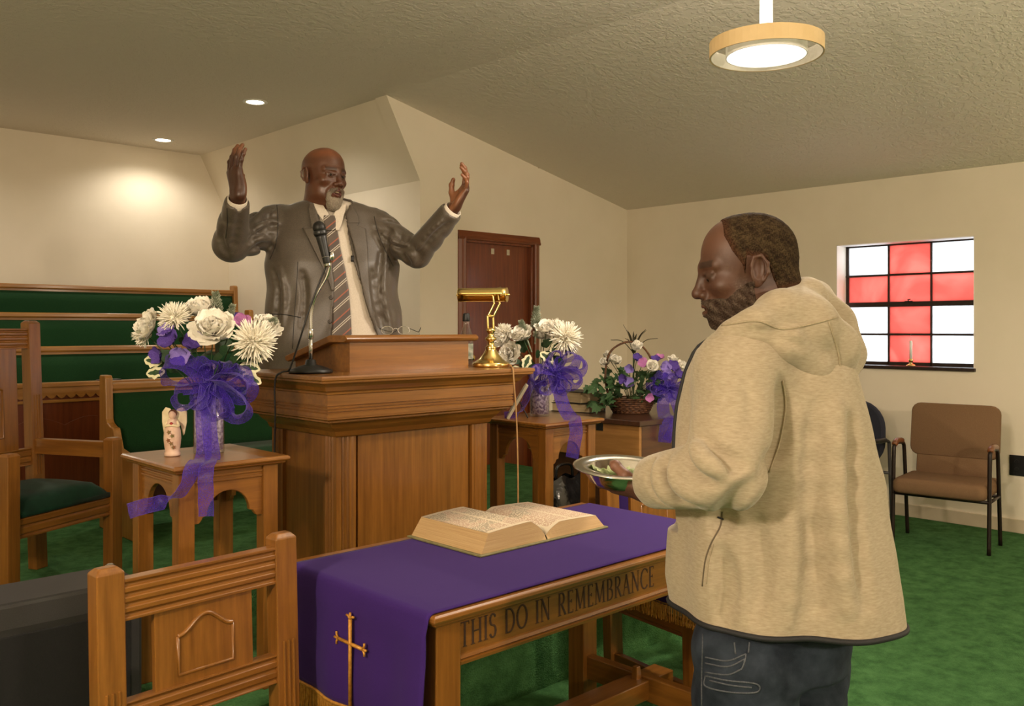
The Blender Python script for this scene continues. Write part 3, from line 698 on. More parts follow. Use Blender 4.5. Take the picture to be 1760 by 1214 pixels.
# ---- side desk with the basket on it
t=thing('side_table','old side table with dark top and pale box apron, right of the pulpit','table',(3.92,3.1,ZP))
H=.69; Wd,Dd=1.0,.78
M_pale=wood('worn_pine',hexs(150,104,54),hexs(176,126,70),'y'); M_palex=wood('worn_pine_front',hexs(70,40,22),hexs(96,58,32),'x')
MB().box(-.02,Wd,-.02,Dd,H-.03,H).build('table_top',walnut['x'],t,bev=.004)
MB().box(0,.022,0,Dd-.02,H-.23,H-.03).build('side_apron',M_pale,t,bev=.002)
MB().box(.022,Wd-.02,0,.022,H-.26,H-.03).build('front_apron',M_palex,t,bev=.002)
MB().box(.022,Wd-.02,Dd-.045,Dd-.02,H-.23,H-.03).build('rear_apron',M_palex,t,bev=.002)
MB().box(.03,Wd-.03,Dd-.06,Dd-.046,.06,H-.04).build('shade_panel',walnut['x'],t)  # added dark board standing in for the shade under the table
MB().box(.02,.034,.06,Dd-.06,.06,H-.22).build('side_panel',walnut['y'],t)  # added dark board over the shaded opening below the side apron
for x in (.004,Wd-.075):
    for y in (.004,Dd-.08): MB().box(x,x+.05,y,y+.05,0,H-.03).build('leg',walnut['z'],t,bev=.003)
MB().box(-.004,.001,.26,.31,H-.075,H-.032).build('latch',M_black,t,bev=.001)
# ---- low stand with purple hanging (partly hidden behind the man)
t=thing('small_lectern','small lectern draped in purple with gold lettering, half hidden by the plate','lectern',(3.18,2.645,ZP),0)
MB().box(.0,.48,.02,.10,0,.475).build('body',oak['z'],t,bev=.004)
MB().box(-.01,.49,.0,.115,.475,.50).build('top_board',oak['x'],t,bev=.004)
m=MB(); m.box(.0,.48,-.004,.112,.501,.505); m.box(.0,.48,-.008,-.003,.12,.505); o=m.build('parament',M_purple,t,bev=.002)
letters('I',o,.095,.12,.325,.055,-.0085,M_gold,'gold_letter')
m=MB(); m.box(.14,.144,-.011,-.0085,.335,.37); m.box(.131,.153,-.011,-.0085,.353,.357); m.build('small_gold_cross',M_gold,o)
# ---- black bag on the platform
t=thing('handbag','glossy black vinyl bag on the platform behind the offering plate','bag',(3.69,3.45,ZP))
def f(u,v):
    a=2*PI*u; z=.37*v; s=1-.25*v**3; rr=(abs(math.cos(a))**4+abs(math.sin(a))**4)**-.25
    return (.17*s*rr*math.cos(a),.08*s*rr*math.sin(a)*(1-.6*v**4),z+.012*math.sin(6*a)*v)
M_gloss=mk('glossy_black_vinyl',hexs(14,14,15),.18,col2=hexs(24,24,25),scale=18,bump=.3,bscale=14,bdist=.02)
m=MB().grid(f,40,10); m.box(-.15,.15,-.07,.07,0,.01); m.build('bag_body',M_gloss,t,smooth=True)
MB().tube(bez([(-.07,0,.36),(-.05,0,.43),(.05,0,.43),(.07,0,.36)]),.008,8).build('strap',M_gloss,t,smooth=True)
# ---- tan church armchair
M_tanfab=mk('tan_fabric',hexs(112,86,62),.9,col2=hexs(126,98,72),scale=350,bump=.25,bscale=350,bdist=.0015,spec=.2)
M_dframe=mk('dark_bronze_tube',hexs(36,26,22),.4,col2=hexs(44,32,26),scale=10,metal=.4)
def padded(name,parent,sx,sy,sz,M,mat,r=.03,edge=None):
    """rounded pad with a soft edge"""
    m=MB(); n=7
    def f(u,v):
        x=(u-.5)*sx; z=(v-.5)*sz
        e=max(abs(u-.5)*2,abs(v-.5)*2); b=math.sqrt(max(0,1-max(0,(e-.72)/.28)**2))
        return x,b,z
    for s in (-1,1):
        g_=MB().grid(lambda u,v:(f(u,v)[0],s*sy/2*f(u,v)[1],f(u,v)[2]),18,18)
        if s>0: g_.f=[q[::-1] for q in g_.f]
        m.add(g_.v,g_.f,M)
    return m.build(name,mat,parent,smooth=True)
t=thing('church_armchair','tan upholstered armchair with dark metal frame under the stained window','chair',(6.62,2.46,0),R(-90+7))
def rr_pts(w_,h_,r,n=5):
    o=[]
    for cx,cz,a0 in ((w_/2-r,h_/2-r,0),(-w_/2+r,h_/2-r,90),(-w_/2+r,-h_/2+r,180),(w_/2-r,-h_/2+r,270)):
        for k in range(n): a=R(a0+90*k/(n-1)); o.append((cx+r*math.cos(a),cz+r*math.sin(a)))
    return o
def tan_chair(t):
    W=.305
    for s in (-1,1):
        x=s*W
        p=bez([(x,-.29,0),(x,-.275,.3),(x,-.262,.62),(x,-.245,.672),(x,-.2,.688),(x,-.08,.682),(x,-.035,.665),(x,-.012,.61),(x,.03,.3),(x,.065,0)],6)
        MB().tube(p,.0135,10).build('side_frame',M_dframe,t,smooth=True)
        MB().tube(bez([(x,-.25,.68),(x,-.2,.7),(x,-.13,.70),(x,-.07,.692)],6),[.016]+[.021]*17+[.016],10).build('armrest',wood('armrest_wood',hexs(92,50,24),hexs(128,74,38),'y'),t,smooth=True)
    MB().tube([(-W,-.275,.345),(W,-.275,.345)],.012,8).build('front_bar',M_dframe,t,smooth=True)
    MB().tube([(-W,.02,.345),(W,.02,.345)],.012,8).build('rear_bar',M_dframe,t,smooth=True)
    for s in (-1,1): MB().tube([(s*W,-.275,.345),(s*W,.02,.345)],.011,8).build('side_bar',M_dframe,t,smooth=True)
    m=MB()
    prs=[(.56,.48,.0),(.585,.5,.012),(.59,.505,.04),(.585,.50,.075),(.56,.48,.095),(.5,.42,.102)]
    loops=[[(a,b-.11+.0,.36+z) for a,b in rr_pts(w_,h_,.05)] for w_,h_,z in prs]
    k=len(loops[0]); v=sum(loops,[]); fc=[(i*k+j,i*k+(j+1)%k,(i+1)*k+(j+1)%k,(i+1)*k+j) for i in range(len(loops)-1) for j in range(k)]
    fc+=[tuple(range(k-1,-1,-1)),tuple(range((len(loops)-1)*k,len(loops)*k))]
    m.add(v,fc); m.build('seat',M_tanfab,t,smooth=True,bev=0)
    Mb=TR(0,.085,.46)@RX(R(-9))
    def backpad(zlo,zhi,w_,th,nm,rad):
        m=MB(); cz=(zlo+zhi)/2
        prs=[(.9,-.46),(.97,-.4),(1,-.2),(1,.2),(.97,.4),(.9,.46),(.8,.5)]
        loops=[]
        for q,yy in prs: loops.append([(a*1,yy*th,cz+b) for a,b in rr_pts(w_*(1-(1-q)*.35),(zhi-zlo)*(1-(1-q)*.4),rad)])
        k=len(loops[0]); v=sum(loops,[]); fc=[(i*k+j,(i+1)*k+j,(i+1)*k+(j+1)%k,i*k+(j+1)%k) for i in range(len(loops)-1) for j in range(k)]
        fc+=[tuple(range(k)),tuple(range(len(loops)*k-1,(len(loops)-1)*k-1,-1))]
        m.add(v,fc,Mb); m.build(nm,M_tanfab,t,smooth=True)
    backpad(-.02,.16,.49,.07,'lumbar_pad',.03)
    backpad(.12,.50,.585,.085,'back_pad',.06)
tan_chair(t)
# ---- navy stacking chair behind the man
M_navy=mk('navy_fabric',hexs(30,32,44),.9,col2=hexs(40,42,56),scale=300,bump=.2,bscale=300,bdist=.0015)
M_grey=mk('grey_tube',hexs(62,60,60),.4,col2=hexs(74,71,70),scale=12,metal=.3)
t=thing('navy_armchair','navy armchair with grey metal arms half hidden behind the standing man','chair',(6.6,3.20,0),R(-90-4))
pts=rr_pts(.5,.5,.2,8)
m=MB(); m.prism([(a,.70+b) for a,b in pts],'y',.06,.11); m.build('backrest',M_navy,t,bev=.02)
m=MB(); m.prism([(a,-.16+b*.95) for a,b in pts],'z',.40,.47); m.build('seat',M_navy,t,bev=.02)
for s in (-1,1):
    x=s*.285
    MB().tube(bez([(x,-.36,0),(x,-.35,.4),(x,-.33,.62),(x,-.28,.665),(x,-.05,.665),(x,.06,.66),(x,.08,.6),(x,.1,.3),(x,.13,0)],6),.013,10).build('side_frame',M_grey,t,smooth=True)
    MB().tube([(x,-.3,.672),(x,.02,.672)],.018,10).build('armrest',M_black,t,smooth=True)
MB().tube([(-.285,-.33,.38),(.285,-.33,.38)],.011,8).build('front_bar',M_grey,t,smooth=True)
MB().tube([(-.285,.09,.42),(.285,.09,.42)],.011,8).build('rear_bar',M_grey,t,smooth=True)
# ================================================================ small things on the furniture
CR=R(YAW-90)                                  # turn that lines a thing up with the viewing direction
ZS=1.075; ZL=1.331
# ---- microphone on gooseneck stand
t=thing('microphone_stand','black microphone on a chrome gooseneck stand on the pulpit ledge','microphone',(1.80,3.0,ZL),CR)
MB().lathe([(.08,0),(.084,.005),(.08,.014),(.045,.026),(.022,.032),(.018,.05),(.012,.052)],32).build('base',M_black,t,smooth=True)
MB().lathe([(.0075,.05),(.0075,.135)],14).build('stem',M_chrome,t,smooth=True)
MB().lathe([(.0085,.13),(.0105,.133),(.0105,.165),(.0085,.168)],16).build('collar',M_chrome,t,smooth=True)
gp=bez([(0,0,.165),(.001,0,.22),(.010,0,.27),(.033,-.002,.315),(.06,-.006,.36),(.074,-.01,.40),(.076,-.015,.425)],14)
m=MB(); m.tube(gp,[.0068 if k%2 else .0056 for k in range(len(gp))],10); m.build('gooseneck',M_chrome,t,smooth=True)
Mm=TR(.076,-.015,.42)@aim((-.035,-.01,.16))
mi=MB().lathe([(.008,0),(.013,.006),(.0145,.012),(.0155,.05),(.02,.105),(.0215,.118)],24,M=TR(-.008,0,-.012)@Mm).build('microphone_body',M_black,t,smooth=True)
MB().lathe([(.0122,-.006),(.0135,0),(.0135,.028),(.0155,.034)],20,M=TR(-.008,0,-.012)@Mm).build('connector',M_chrome,t,smooth=True)
MB().lathe([(.0235,.116),(.0255,.122),(.0255,.13),(.0235,.136)],24,M=TR(-.008,0,-.012)@Mm).build('grille_band',M_black,mi,smooth=True)
MB().ball((0,0,.146),(.0245,.0245,.025),20,14,M=TR(-.008,0,-.012)@Mm).build('grille_ball',mk('dark_mesh',hexs(52,50,48),.45,col2=hexs(22,22,22),scale=500,metal=.6),mi,smooth=True)
MB().tube([Vector((.076,-.015,.42)),Vector((.083,-.012,.445)),Vector((.081,-.012,.46))],.010,10).build('clip',M_chrome,t,smooth=True)
cab=bez([(.06,-.01,.405),(.03,-.012,.33),(-.005,-.02,.23),(-.035,-.025,.13),(-.06,-.03,.05),(-.075,-.035,.012),(-.097,-.04,.006),(-.118,-.048,-.01),(-.124,-.05,-.06),(-.122,-.05,-.16),(-.125,-.05,-.32),(-.13,-.05,-.7),(-.10,-.03,-1.02)],8)
MB().tube(cab,.0036,7).build('cable',M_black,t,smooth=True)
# ---- brass piano lamp
t=thing('desk_lamp','polished brass piano lamp with half-round shade on the pulpit ledge','lamp',(2.675,2.945,ZL),CR)
MB().lathe([(.08,0),(.082,.004),(.082,.016),(.078,.02),(.072,.022),(.055,.033),(.036,.055),(.026,.072),(.022,.08),(.026,.085),(.016,.094),(.014,.112),(.024,.118),(.026,.124),(.022,.13),(.014,.135),(.013,.15),(.02,.156),(.021,.166),(.012,.172),(.0,.174)],40).build('base',M_brass,t,smooth=True)
for k,(dx,dy) in enumerate(((-.012,-.01),(.012,.01))):
    p=[(dx-.0,dy,.16),(dx-.002,dy,.22),(dx+.002,dy,.228),(dx+.025,dy,.275),(dx+.026,dy,.285),(dx+.018,dy,.34)]
    MB().tube(bez(p,5),.0048,8).build('arm',M_brass,t,smooth=True)
MB().ball((-.002,0,.224),(.018,.016,.008),12,8).build('lower_joint',M_brass,t,smooth=True)
MB().tube([(-.01,-.02,.335),(.045,.02,.35)],.005,8).build('tilt_rod',M_brass,t,smooth=True)
sh=MB(); n=18; Ls=.108; rS=.033
def shp(u,v):
    a=R(-70+250*v); return (-Ls+2*Ls*u, rS*math.cos(a), rS*math.sin(a)*.92)
Ms=TR(-.035,0,.318)@RZ(R(-12))
sh.grid(shp,12,n,M=Ms); sho=sh.build('shade',M_brass,t,smooth=True,solid=.0016)
for s in (-1,1):
    MB().lathe([(rS*.98,0),(rS*.98,.002)],28,M=Ms@TR(s*Ls,0,0)@RY(PI/2*s)).build('shade_end',M_brass,sho)
    MB().lathe([(.004,0),(.006,.008),(.003,.014)],12,M=Ms@TR(s*Ls,0,0)@RY(PI/2*s)).build('end_screw',M_brass,sho,smooth=True)
M_cord=mk('tan_cord',hexs(150,112,66),.6,col2=hexs(166,126,78),scale=60)
MB().tube(bez([(.075,.0,.012),(.09,-.03,.006),(.085,-.10,.004),(.092,-.165,.006),(.098,-.192,-.006),(.102,-.2,-.06),(.112,-.2,-.2),(.118,-.2,-.4),(.122,-.2,-.7),(.14,-.2,-1.025)],8),.0035,7).build('cord',M_cord,t,smooth=True)
# ---- bottle
t=thing('bottle','clear bottle with black cap standing between the reading desk and the lamp','bottle',(2.70,3.14,ZL))
MB().lathe([(.0,.001),(.029,.001),(.031,.006),(.031,.12),(.028,.14),(.016,.175),(.0135,.19),(.0135,.205)],28,cap=False).build('glass',M_glass,t,smooth=True)
MB().lathe([(.0,.004),(.028,.005),(.028,.10),(.0,.101)],24,cap=False).build('water',M_glass,t,smooth=True)
MB().lathe([(.0315,.03),(.0315,.1)],28,cap=False).build('paper_label',mk('pale_label',hexs(200,196,180),.6,col2=hexs(120,130,110),scale=40),t,smooth=True)
MB().lathe([(.0165,.202),(.0175,.206),(.0175,.226),(.0155,.232),(.017,.236),(.012,.24)],20).build('cap',M_black,t,smooth=True)
# ---- eyeglasses
t=thing('eyeglasses','pair of eyeglasses lying open on top of the reading desk','eyeglasses',(2.20,3.005,1.4745),CR+.15)
M_lens=thin_glass('spectacle_lens')
for s in (-1,1):
    p=[(s*.034+.024*math.cos(2*PI*k/20),-.005,.018+.017*math.sin(2*PI*k/20)) for k in range(20)]
    MB().tube(p,.0012,6,closed=True).build('rim',M_steel,t,smooth=True)
    MB().lathe([(.0,0),(.0225,.0)],20,M=TR(s*.034,-.005,.018)@RX(PI/2)@SC(1,.72,1),cap=False).build('lens',M_lens,t,solid=.001)
    MB().tube(bez([(s*.058,-.005,.024),(s*.062,.004,.024),(s*.058+.03,.06,.014),(s*.05+.05,.1,.012),(s*.05+.06,.13,.03)],6),.0016,6).build('temple',M_black,t,smooth=True)
MB().tube(bez([(-.011,-.005,.022),(0,-.007,.026),(.011,-.005,.022)]),.0013,6).build('bridge',M_steel,t,smooth=True)
# ---- picture on an easel prop, right stand
t=thing('framed_card','framed card leaning on its prop on the right flower stand, seen edge-on','picture frame',(2.925,3.10,ZS),CR)
Mf=RY(R(30))
MB().box(-.008,.006,-.06,.06,0,.185,M=Mf).build('frame',mk('silver_frame',hexs(170,158,136),.4,col2=hexs(186,174,150),scale=20,metal=.3),t,bev=.002)
MB().box(-.0095,-.008,-.048,.048,.014,.17,M=Mf).build('card',mk('printed_card',hexs(200,190,168),.6,col2=hexs(150,140,120),scale=20),t)
MB().tube([(.05,0,.09),(.095,.0,.001)],.003,6).build('prop',M_black,t)
# ---- angel figurines
M_cer=mk('painted_ceramic',hexs(196,160,138),.5,col2=hexs(212,184,162),scale=30); M_wing=mk('cream_wing',hexs(226,210,176),.5,col2=hexs(208,190,150),scale=40)
M_hair=mk('brown_hair_glaze',hexs(84,50,30),.5,col2=hexs(104,64,38),scale=60); M_leafr=mk('painted_leaf',hexs(130,60,30),.5,col2=hexs(90,98,40),scale=50)
def angel(label,loc,rz):
    t=thing('angel_figurine',label,'figurine',loc,rz,'ceramic angels')
    b=MB().lathe([(.0,0),(.024,.001),(.026,.004),(.0255,.012),(.022,.016),(.025,.03),(.028,.06),(.026,.085),(.019,.108),(.014,.12),(.012,.124),(.0,.126)],24).build('dress',M_cer,t,smooth=True)
    MB().ball((0,0,.137),(.0125,.013,.015),14,10).build('head',M_cer,t,smooth=True)
    MB().ball((0,.004,.141),(.0142,.0135,.0145),14,10).build('hair',M_hair,t,smooth=True)
    MB().tube(bez([(-.015,0,.115),(-.022,-.012,.102),(0,-.022,.105),(.022,-.012,.102),(.015,0,.115)]),[.005]*33,8).build('arms',M_wing,t,smooth=True)
    MB().ball((.002,-.022,.109),(.006,.005,.006),8,6).build('red_heart',mk('red_glaze',hexs(150,40,36),.4),t,smooth=True)
    for s in (-1,1):
        pts=[(0,0),(.012,.03),(.026,.034),(.036,.02),(.036,-.01),(.03,-.045),(.026,-.05),(.02,-.02),(.008,-.006)]
        m=MB(); m.prism([(s*p*1.25,.122+q*1.15) for p,q in pts],'y',.010,.015,M=TR(0,.004,0)@RZ(s*R(14))); m.build('wing',M_wing,t,bev=.0025)
    for (a,z) in ((-8,.082),(14,.07),(-12,.055),(6,.045),(22,.032)):
        rr=.0285; aa=R(a-90)
        m=MB(); m.prism([(.008*math.cos(k*PI/5)*(1 if k%2 else .5),.008*math.sin(k*PI/5)*(1 if k%2 else .5)) for k in range(10)],'z',-.001,.0012,M=TR(rr*math.cos(aa),rr*math.sin(aa),z)@aim((math.cos(aa),math.sin(aa),0))); m.build('painted_leaf',M_leafr,b)
    return t
angel('ceramic angel figurine with cream wings beside the left vase',(1.245,2.95,ZS),CR+.1)
a2=angel('ceramic angel figurine half hidden behind the right bouquet',(3.2,3.165,ZS),CR+.9); a2.scale=(.85,)*3
# ---- books on the side table
ZT=ZP+.69
M_bk=mk('black_leatherette',hexs(22,20,20),.5,col2=hexs(32,29,28),scale=80); M_pg=mk('book_edges',hexs(190,168,130),.8,col2=hexs(160,138,102),scale=3,stretch=(1,1,400))
def book(label,loc,rz,w_,d,h,mat=M_bk):
    t=thing('hymn_book',label,'book',loc,rz,'books on the side table')
    MB().box(-w_/2+.004,w_/2-.006,-d/2+.005,d/2-.005,.004,h-.004).build('pages',M_pg,t)
    m=MB(); m.box(-w_/2,w_/2,-d/2,d/2,0,.004); m.box(-w_/2,w_/2,-d/2,d/2,h-.004,h); m.box(w_/2-.006,w_/2,-d/2,d/2,.003,h-.003); m.build('cover',mat,t,bev=.001)
book('thick black book at the bottom of the small pile on the side table',(4.13,3.74,ZT),R(12),.2,.27,.055)
book('black book leaning atop the small pile on the side table',(4.14,3.755,ZT+.0555),R(-4),.19,.25,.07)
# ---- electric candle in the window
t=thing('window_candle','white electric candle on a brass holder in the window','candle',(XW+.07,3.015,WZ0+.0045))
MB().lathe([(.034,0),(.036,.004),(.03,.01),(.012,.02),(.01,.03),(.016,.036),(.019,.045),(.016,.055),(.012,.058)],24).build('holder',M_brass,t,smooth=True)
MB().lathe([(.0115,.055),(.0115,.2),(.009,.203)],20).build('candle_tube',M_white,t,smooth=True)
MB().lathe([(.005,.2),(.0085,.215),(.008,.228),(.003,.248),(.0005,.256)],14).build('flame_bulb',M_glass,t,smooth=True)

# ================================================================ flowers
random.seed(11)
def rnd(a,b): return random.uniform(a,b)
M_petal=mk('white_silk_petal',hexs(232,226,212),.75,col2=hexs(246,242,232),scale=30,spec=.05)
M_mum=mk('cream_mum_petal',hexs(236,228,208),.75,col2=hexs(248,244,232),scale=40,spec=.2)
M_pansy=mk('purple_pansy',hexs(58,36,110),.8,col2=hexs(104,82,168),scale=26,spec=.2)
M_lav=mk('lavender_petal',hexs(120,100,176),.8,col2=hexs(150,132,200),scale=26,spec=.2)
M_pink=mk('mauve_petal',hexs(160,92,150),.8,col2=hexs(196,134,184),scale=30,spec=.2)
M_leaf=mk('dark_green_leaf',hexs(22,46,22),.6,col2=hexs(44,78,36),scale=22); M_ivy=mk('ivy_leaf',hexs(30,58,28),.6,col2=hexs(70,104,58),scale=24)
M_cream=mk('variegated_margin',hexs(206,202,160),.6,col2=hexs(226,222,190),scale=24)
M_pine=mk('frosted_pine',hexs(92,104,78),.8,col2=hexs(172,176,156),scale=60)
M_stem=mk('green_stem',hexs(40,62,30),.6,col2=hexs(56,80,40),scale=30)
M_crys=mk('lavender_crystals',hexs(112,92,128),.3,col2=hexs(196,184,206),scale=90,detail=2,bump=.6,bscale=120,bdist=.01,ramp=(.4,.6))
def organza():
    m=bpy.data.materials.new('purple_organza'); m.use_nodes=True; nt=m.node_tree; N=nt.nodes; L=nt.links
    b=N['Principled BSDF']; b.inputs['Base Color'].default_value=hexs(86,56,190); b.inputs['Roughness'].default_value=.45; b.inputs['Sheen Weight'].default_value=.4
    tl=N.new('ShaderNodeBsdfTranslucent'); tl.inputs[0].default_value=hexs(92,62,200)
    tp=N.new('ShaderNodeBsdfTransparent'); tp.inputs[0].default_value=hexs(214,200,246)
    m1=N.new('ShaderNodeMixShader'); m1.inputs[0].default_value=.35; L.new(b.outputs[0],m1.inputs[1]); L.new(tl.outputs[0],m1.inputs[2])
    tc=N.new('ShaderNodeTexCoord'); n=N.new('ShaderNodeTexNoise'); n.inputs['Scale'].default_value=240; L.new(tc.outputs['Object'],n.inputs['Vector'])
    mr=N.new('ShaderNodeMapRange'); mr.inputs[1].default_value=.35; mr.inputs[2].default_value=.65; mr.inputs[3].default_value=.48; mr.inputs[4].default_value=.62; L.new(n.outputs['Fac'],mr.inputs[0])
    m2=N.new('ShaderNodeMixShader'); L.new(mr.outputs[0],m2.inputs[0]); L.new(m1.outputs[0],m2.inputs[1]); L.new(tp.outputs[0],m2.inputs[2])
    L.new(m2.outputs[0],N['Material Output'].inputs[0]); return m
M_org=organza()
def petal(m,M,l,w_,cup,ruf=.0,n=5,k=4,ph=0):
    def f(u,v):
        x=(v-.5)*2; wd=w_*math.sin(PI*(.12+.8*u))**.7
        return (x*wd, l*u*(1-.06*x*x), cup*l*(u*u*.8)+cup*wd*.5*x*x+ruf*math.sin(7*x+ph)*u)
    m.grid(f,n,k+1,M)
def peony(r,seed,mat=None):
    random.seed(seed); m=MB()
    for ring,(cnt,el,l,w_) in enumerate(((9,8,1.0,.48),(8,32,.92,.46),(7,54,.75,.42),(5,72,.6,.36))):
        for k in range(cnt):
            a=2*PI*k/cnt+ring*.4+rnd(-.15,.15)
            petal(m,RZ(a)@RX(R(el+rnd(-8,8))),r*l,r*w_,.35,r*.07,ph=rnd(0,6))
    o=m; return o
def mum(r,seed):
    random.seed(seed); m=MB()
    for k in range(260):
        el=math.asin(rnd(-.15,1)); a=rnd(0,2*PI); l=r*rnd(.72,1.05); w_=r*.036
        d=Vector((math.cos(el)*math.cos(a),math.cos(el)*math.sin(a),math.sin(el))); 
        e=d+Vector((rnd(-.25,.25),rnd(-.25,.25),rnd(-.1,.35)))
        p=[d*r*.1,d*l*.6,d*l*.85+e*l*.1,d*l*.9+e*l*.22]
        m.tube(p,[w_*.8,w_*1.2,w_,w_*.4],4)
    m.ball((0,0,0),r*.45,10,7); return m
def pansy(r,seed):
    random.seed(seed); m=MB()
    for k in range(5):
        a=2*PI*k/5+.3; petal(m,RZ(a)@RX(R(20+rnd(-10,20))),r,r*.55,.25,r*.1,ph=rnd(0,6))
    return m
def rose(r,seed):
    random.seed(seed); m=MB()
    for ring,(cnt,el,l,w_) in enumerate(((5,42,1.0,.55),(5,62,1.0,.5),(4,75,.95,.42),(3,84,.9,.3))):
        for k in range(cnt): petal(m,RZ(2*PI*k/cnt+ring*.6)@RX(R(el)),r*l,r*w_,.5 if ring else .15,r*.04,ph=rnd(0,6))
    return m
def pine(l,r):
    m=MB(); random.seed(3)
    for k in range(170):
        z=l*k/170; a=k*2.4; d=Vector((math.cos(a),math.sin(a),.55+.4*z/l)).normalized(); rr=r*(1-.35*(z/l)**2)*rnd(.85,1.1)
        m.tube([(0,0,z),Vector((0,0,z))+d*rr],[.0018,.0011],3)
    m.tube([(0,0,-.05),(0,0,l)],.003,5); return m
def holly(l,w_):
    """spiky leaf with cream margin, along +Y"""
    pts=[]
    n=3
    for k in range(n*2+1):
        u=k/(n*2); ww=w_*math.sin(PI*min(.97,u*.95+.04))**.8*(1.0 if k%2 else .7); pts.append((ww,u*l))
    out=pts+[(-x,y) for x,y in reversed(pts)]
    m=MB(); v=[(x,y,.25*abs(x)+.02*math.sin(y/l*6)*l) for x,y in out]+[(x*.42,y*.8+l*.1,.25*abs(x)*.42+.02*math.sin(y/l*6)*l+.0012) for x,y in out]
    N_=len(out); f=[(i,(i+1)%N_,N_+(i+1)%N_,N_+i) for i in range(N_)]; H_=N_//2
    g=[(N_+i,N_+i+1,N_+N_-2-i,N_+N_-1-i) for i in range(H_-1)]
    m.add(v,f+g); m.split=len(f); return m
def build_holly(name,parent,M,l=.06,w_=.022,cache={}):
    if 'o' not in cache:
        m=holly(.06,.022); me=m.mesh('leaf',[M_cream,M_leaf]); 
        for i,p in enumerate(me.polygons): p.material_index=0 if i<m.split else 1
        cache['o']=me
    o=bpy.data.objects.new(name,cache['o']); COL.objects.link(o); o.parent=parent; o.matrix_local=M; return o
def leaf_mesh(l,w_,mat):
    m=MB(); petal(m,Matrix(),l,w_,.12,0,7,4); return m.mesh('leaf',mat,True)
def ivy_mesh(l,mat):
    pts=[(0,0),(.28,-.12),(.5,.1),(.34,.3),(.42,.62),(.2,.6),(0,1),(-.2,.6),(-.42,.62),(-.34,.3),(-.5,.1),(-.28,-.12)]
    m=MB(); n=len(pts); v=[(0,.3*l,-.04*l)]+[(x*l,y*l,.14*l*abs(x)*2-.05*l*y) for x,y in pts]; m.add(v,[(0,1+i,1+(i+1)%n) for i in range(n)]); return m.mesh('ivy_leaf',mat)
ME={'peony':[peony(1,s).mesh('white_peony',M_petal,True) for s in (1,2)],'mum':mum(1,5).mesh('white_mum',M_mum,True),'rose':rose(1,6).mesh('white_rose',M_petal,True),
    'pansy':pansy(1,7).mesh('purple_pansy',M_pansy,True),'lav':pansy(1,8).mesh('lavender_pansy',M_lav,True),'pink':pansy(1,9).mesh('mauve_flower',M_pink,True),
    'leaf':leaf_mesh(1,.3,M_leaf),'ivy':ivy_mesh(1,M_ivy),'ivyd':ivy_mesh(1,M_leaf),'pine':pine(.075,.022).mesh('frosted_pine',M_pine)}
def put(me,name,parent,p,d,s=1,spin=0):
    o=bpy.data.objects.new(name,me); COL.objects.link(o); o.parent=parent; o.matrix_local=TR(*p)@aim(d)@RZ(spin)@SC(s); return o
def leafput(me,name,parent,p,d,s,spin=0):
    """local +Y of the leaf along d"""
    o=bpy.data.objects.new(name,me); COL.objects.link(o); o.parent=parent
    o.matrix_local=TR(*p)@aim(d,(0,-1,.3))@RZ(spin)@RX(PI/2)@RY(0)@SC(s); return o
def ribbon(path,w_,wdir,name,parent,twist=0,n=8,mat=None,edge=True):
    P=bez(path,n); m=len(P); W_=Vector(wdir).normalized(); v=[]; e0=[]; e1=[]
    for k in range(m):
        d=(P[min(k+1,m-1)]-P[max(k-1,0)]).normalized(); q=(W_-d*W_.dot(d)).normalized()
        q=Matrix.Rotation(twist*k/m,3,d)@q; b=d.cross(q)
        for j in range(5):
            s=(j-2)/2; v.append(tuple(P[k]+q*s*w_/2+b*w_*.05*math.sin(k*.9+j*1.7)))
        e0.append(v[-5]); e1.append(v[-1])
    f=[(k*5+j,k*5+j+1,k*5+j+6,k*5+j+5) for k in range(m-1) for j in range(4)]
    o=MB().add(v,f).build(name,mat or M_org,parent,smooth=True)
    if edge: MB().tube(e0,.0008,4).tube(e1,.0008,4).build('ribbon_edge',M_edgep,o)
    return o
M_edgep=mk('ribbon_wire_edge',hexs(66,40,150),.5)
def loop(c,ang,l,w_,parent,dep=-.02,tilt=.4,seed=0):
    """one bow loop leaving c at the angle ang in the x-z plane"""
    d=Vector((math.cos(ang),0,math.sin(ang))); u=Vector((0,-1,0)); c=Vector(c)
    s=Vector((-d.z,0,d.x))
    h=l*.22
    h=l*.30; g=seed%2*2-1
    path=[c+u*.006,c+d*l*.4+u*(l*.16-dep)+s*h*.9*g,c+d*l*.82+u*l*.20+s*h*1.05*g,c+d*l+u*l*.04+s*h*.2*g,c+d*l*.85-u*l*.10-s*h*.65*g,c+d*l*.4-u*l*.06-s*h*.45*g,c]
    wd=s*.45+u*(.6+tilt)+d*.1
    return ribbon(path,w_,wd,'bow_loop',parent,twist=.7*g,n=6)
def vase(t,r,h):
    MB().lathe([(0,.0),(r*.97,.001),(r,.006),(r,h),(r-.002,h+.002)],36,cap=False).build('glass_vase',M_glass,t,smooth=True)
    MB().lathe([(0,.0125),(r-.0035,.0125),(r-.0035,h*.82),(0,h*.84)],32,cap=False).build('crystal_filler',M_crys,t,smooth=True)
def stem(t,p,z0=.15):
    m=MB(); m.tube(bez([(p[0]*.1,p[1]*.1,z0),(p[0]*.4,p[1]*.4,z0+(p[2]-z0)*.5),p],4),.002,5); m.build('stem',M_stem,t)
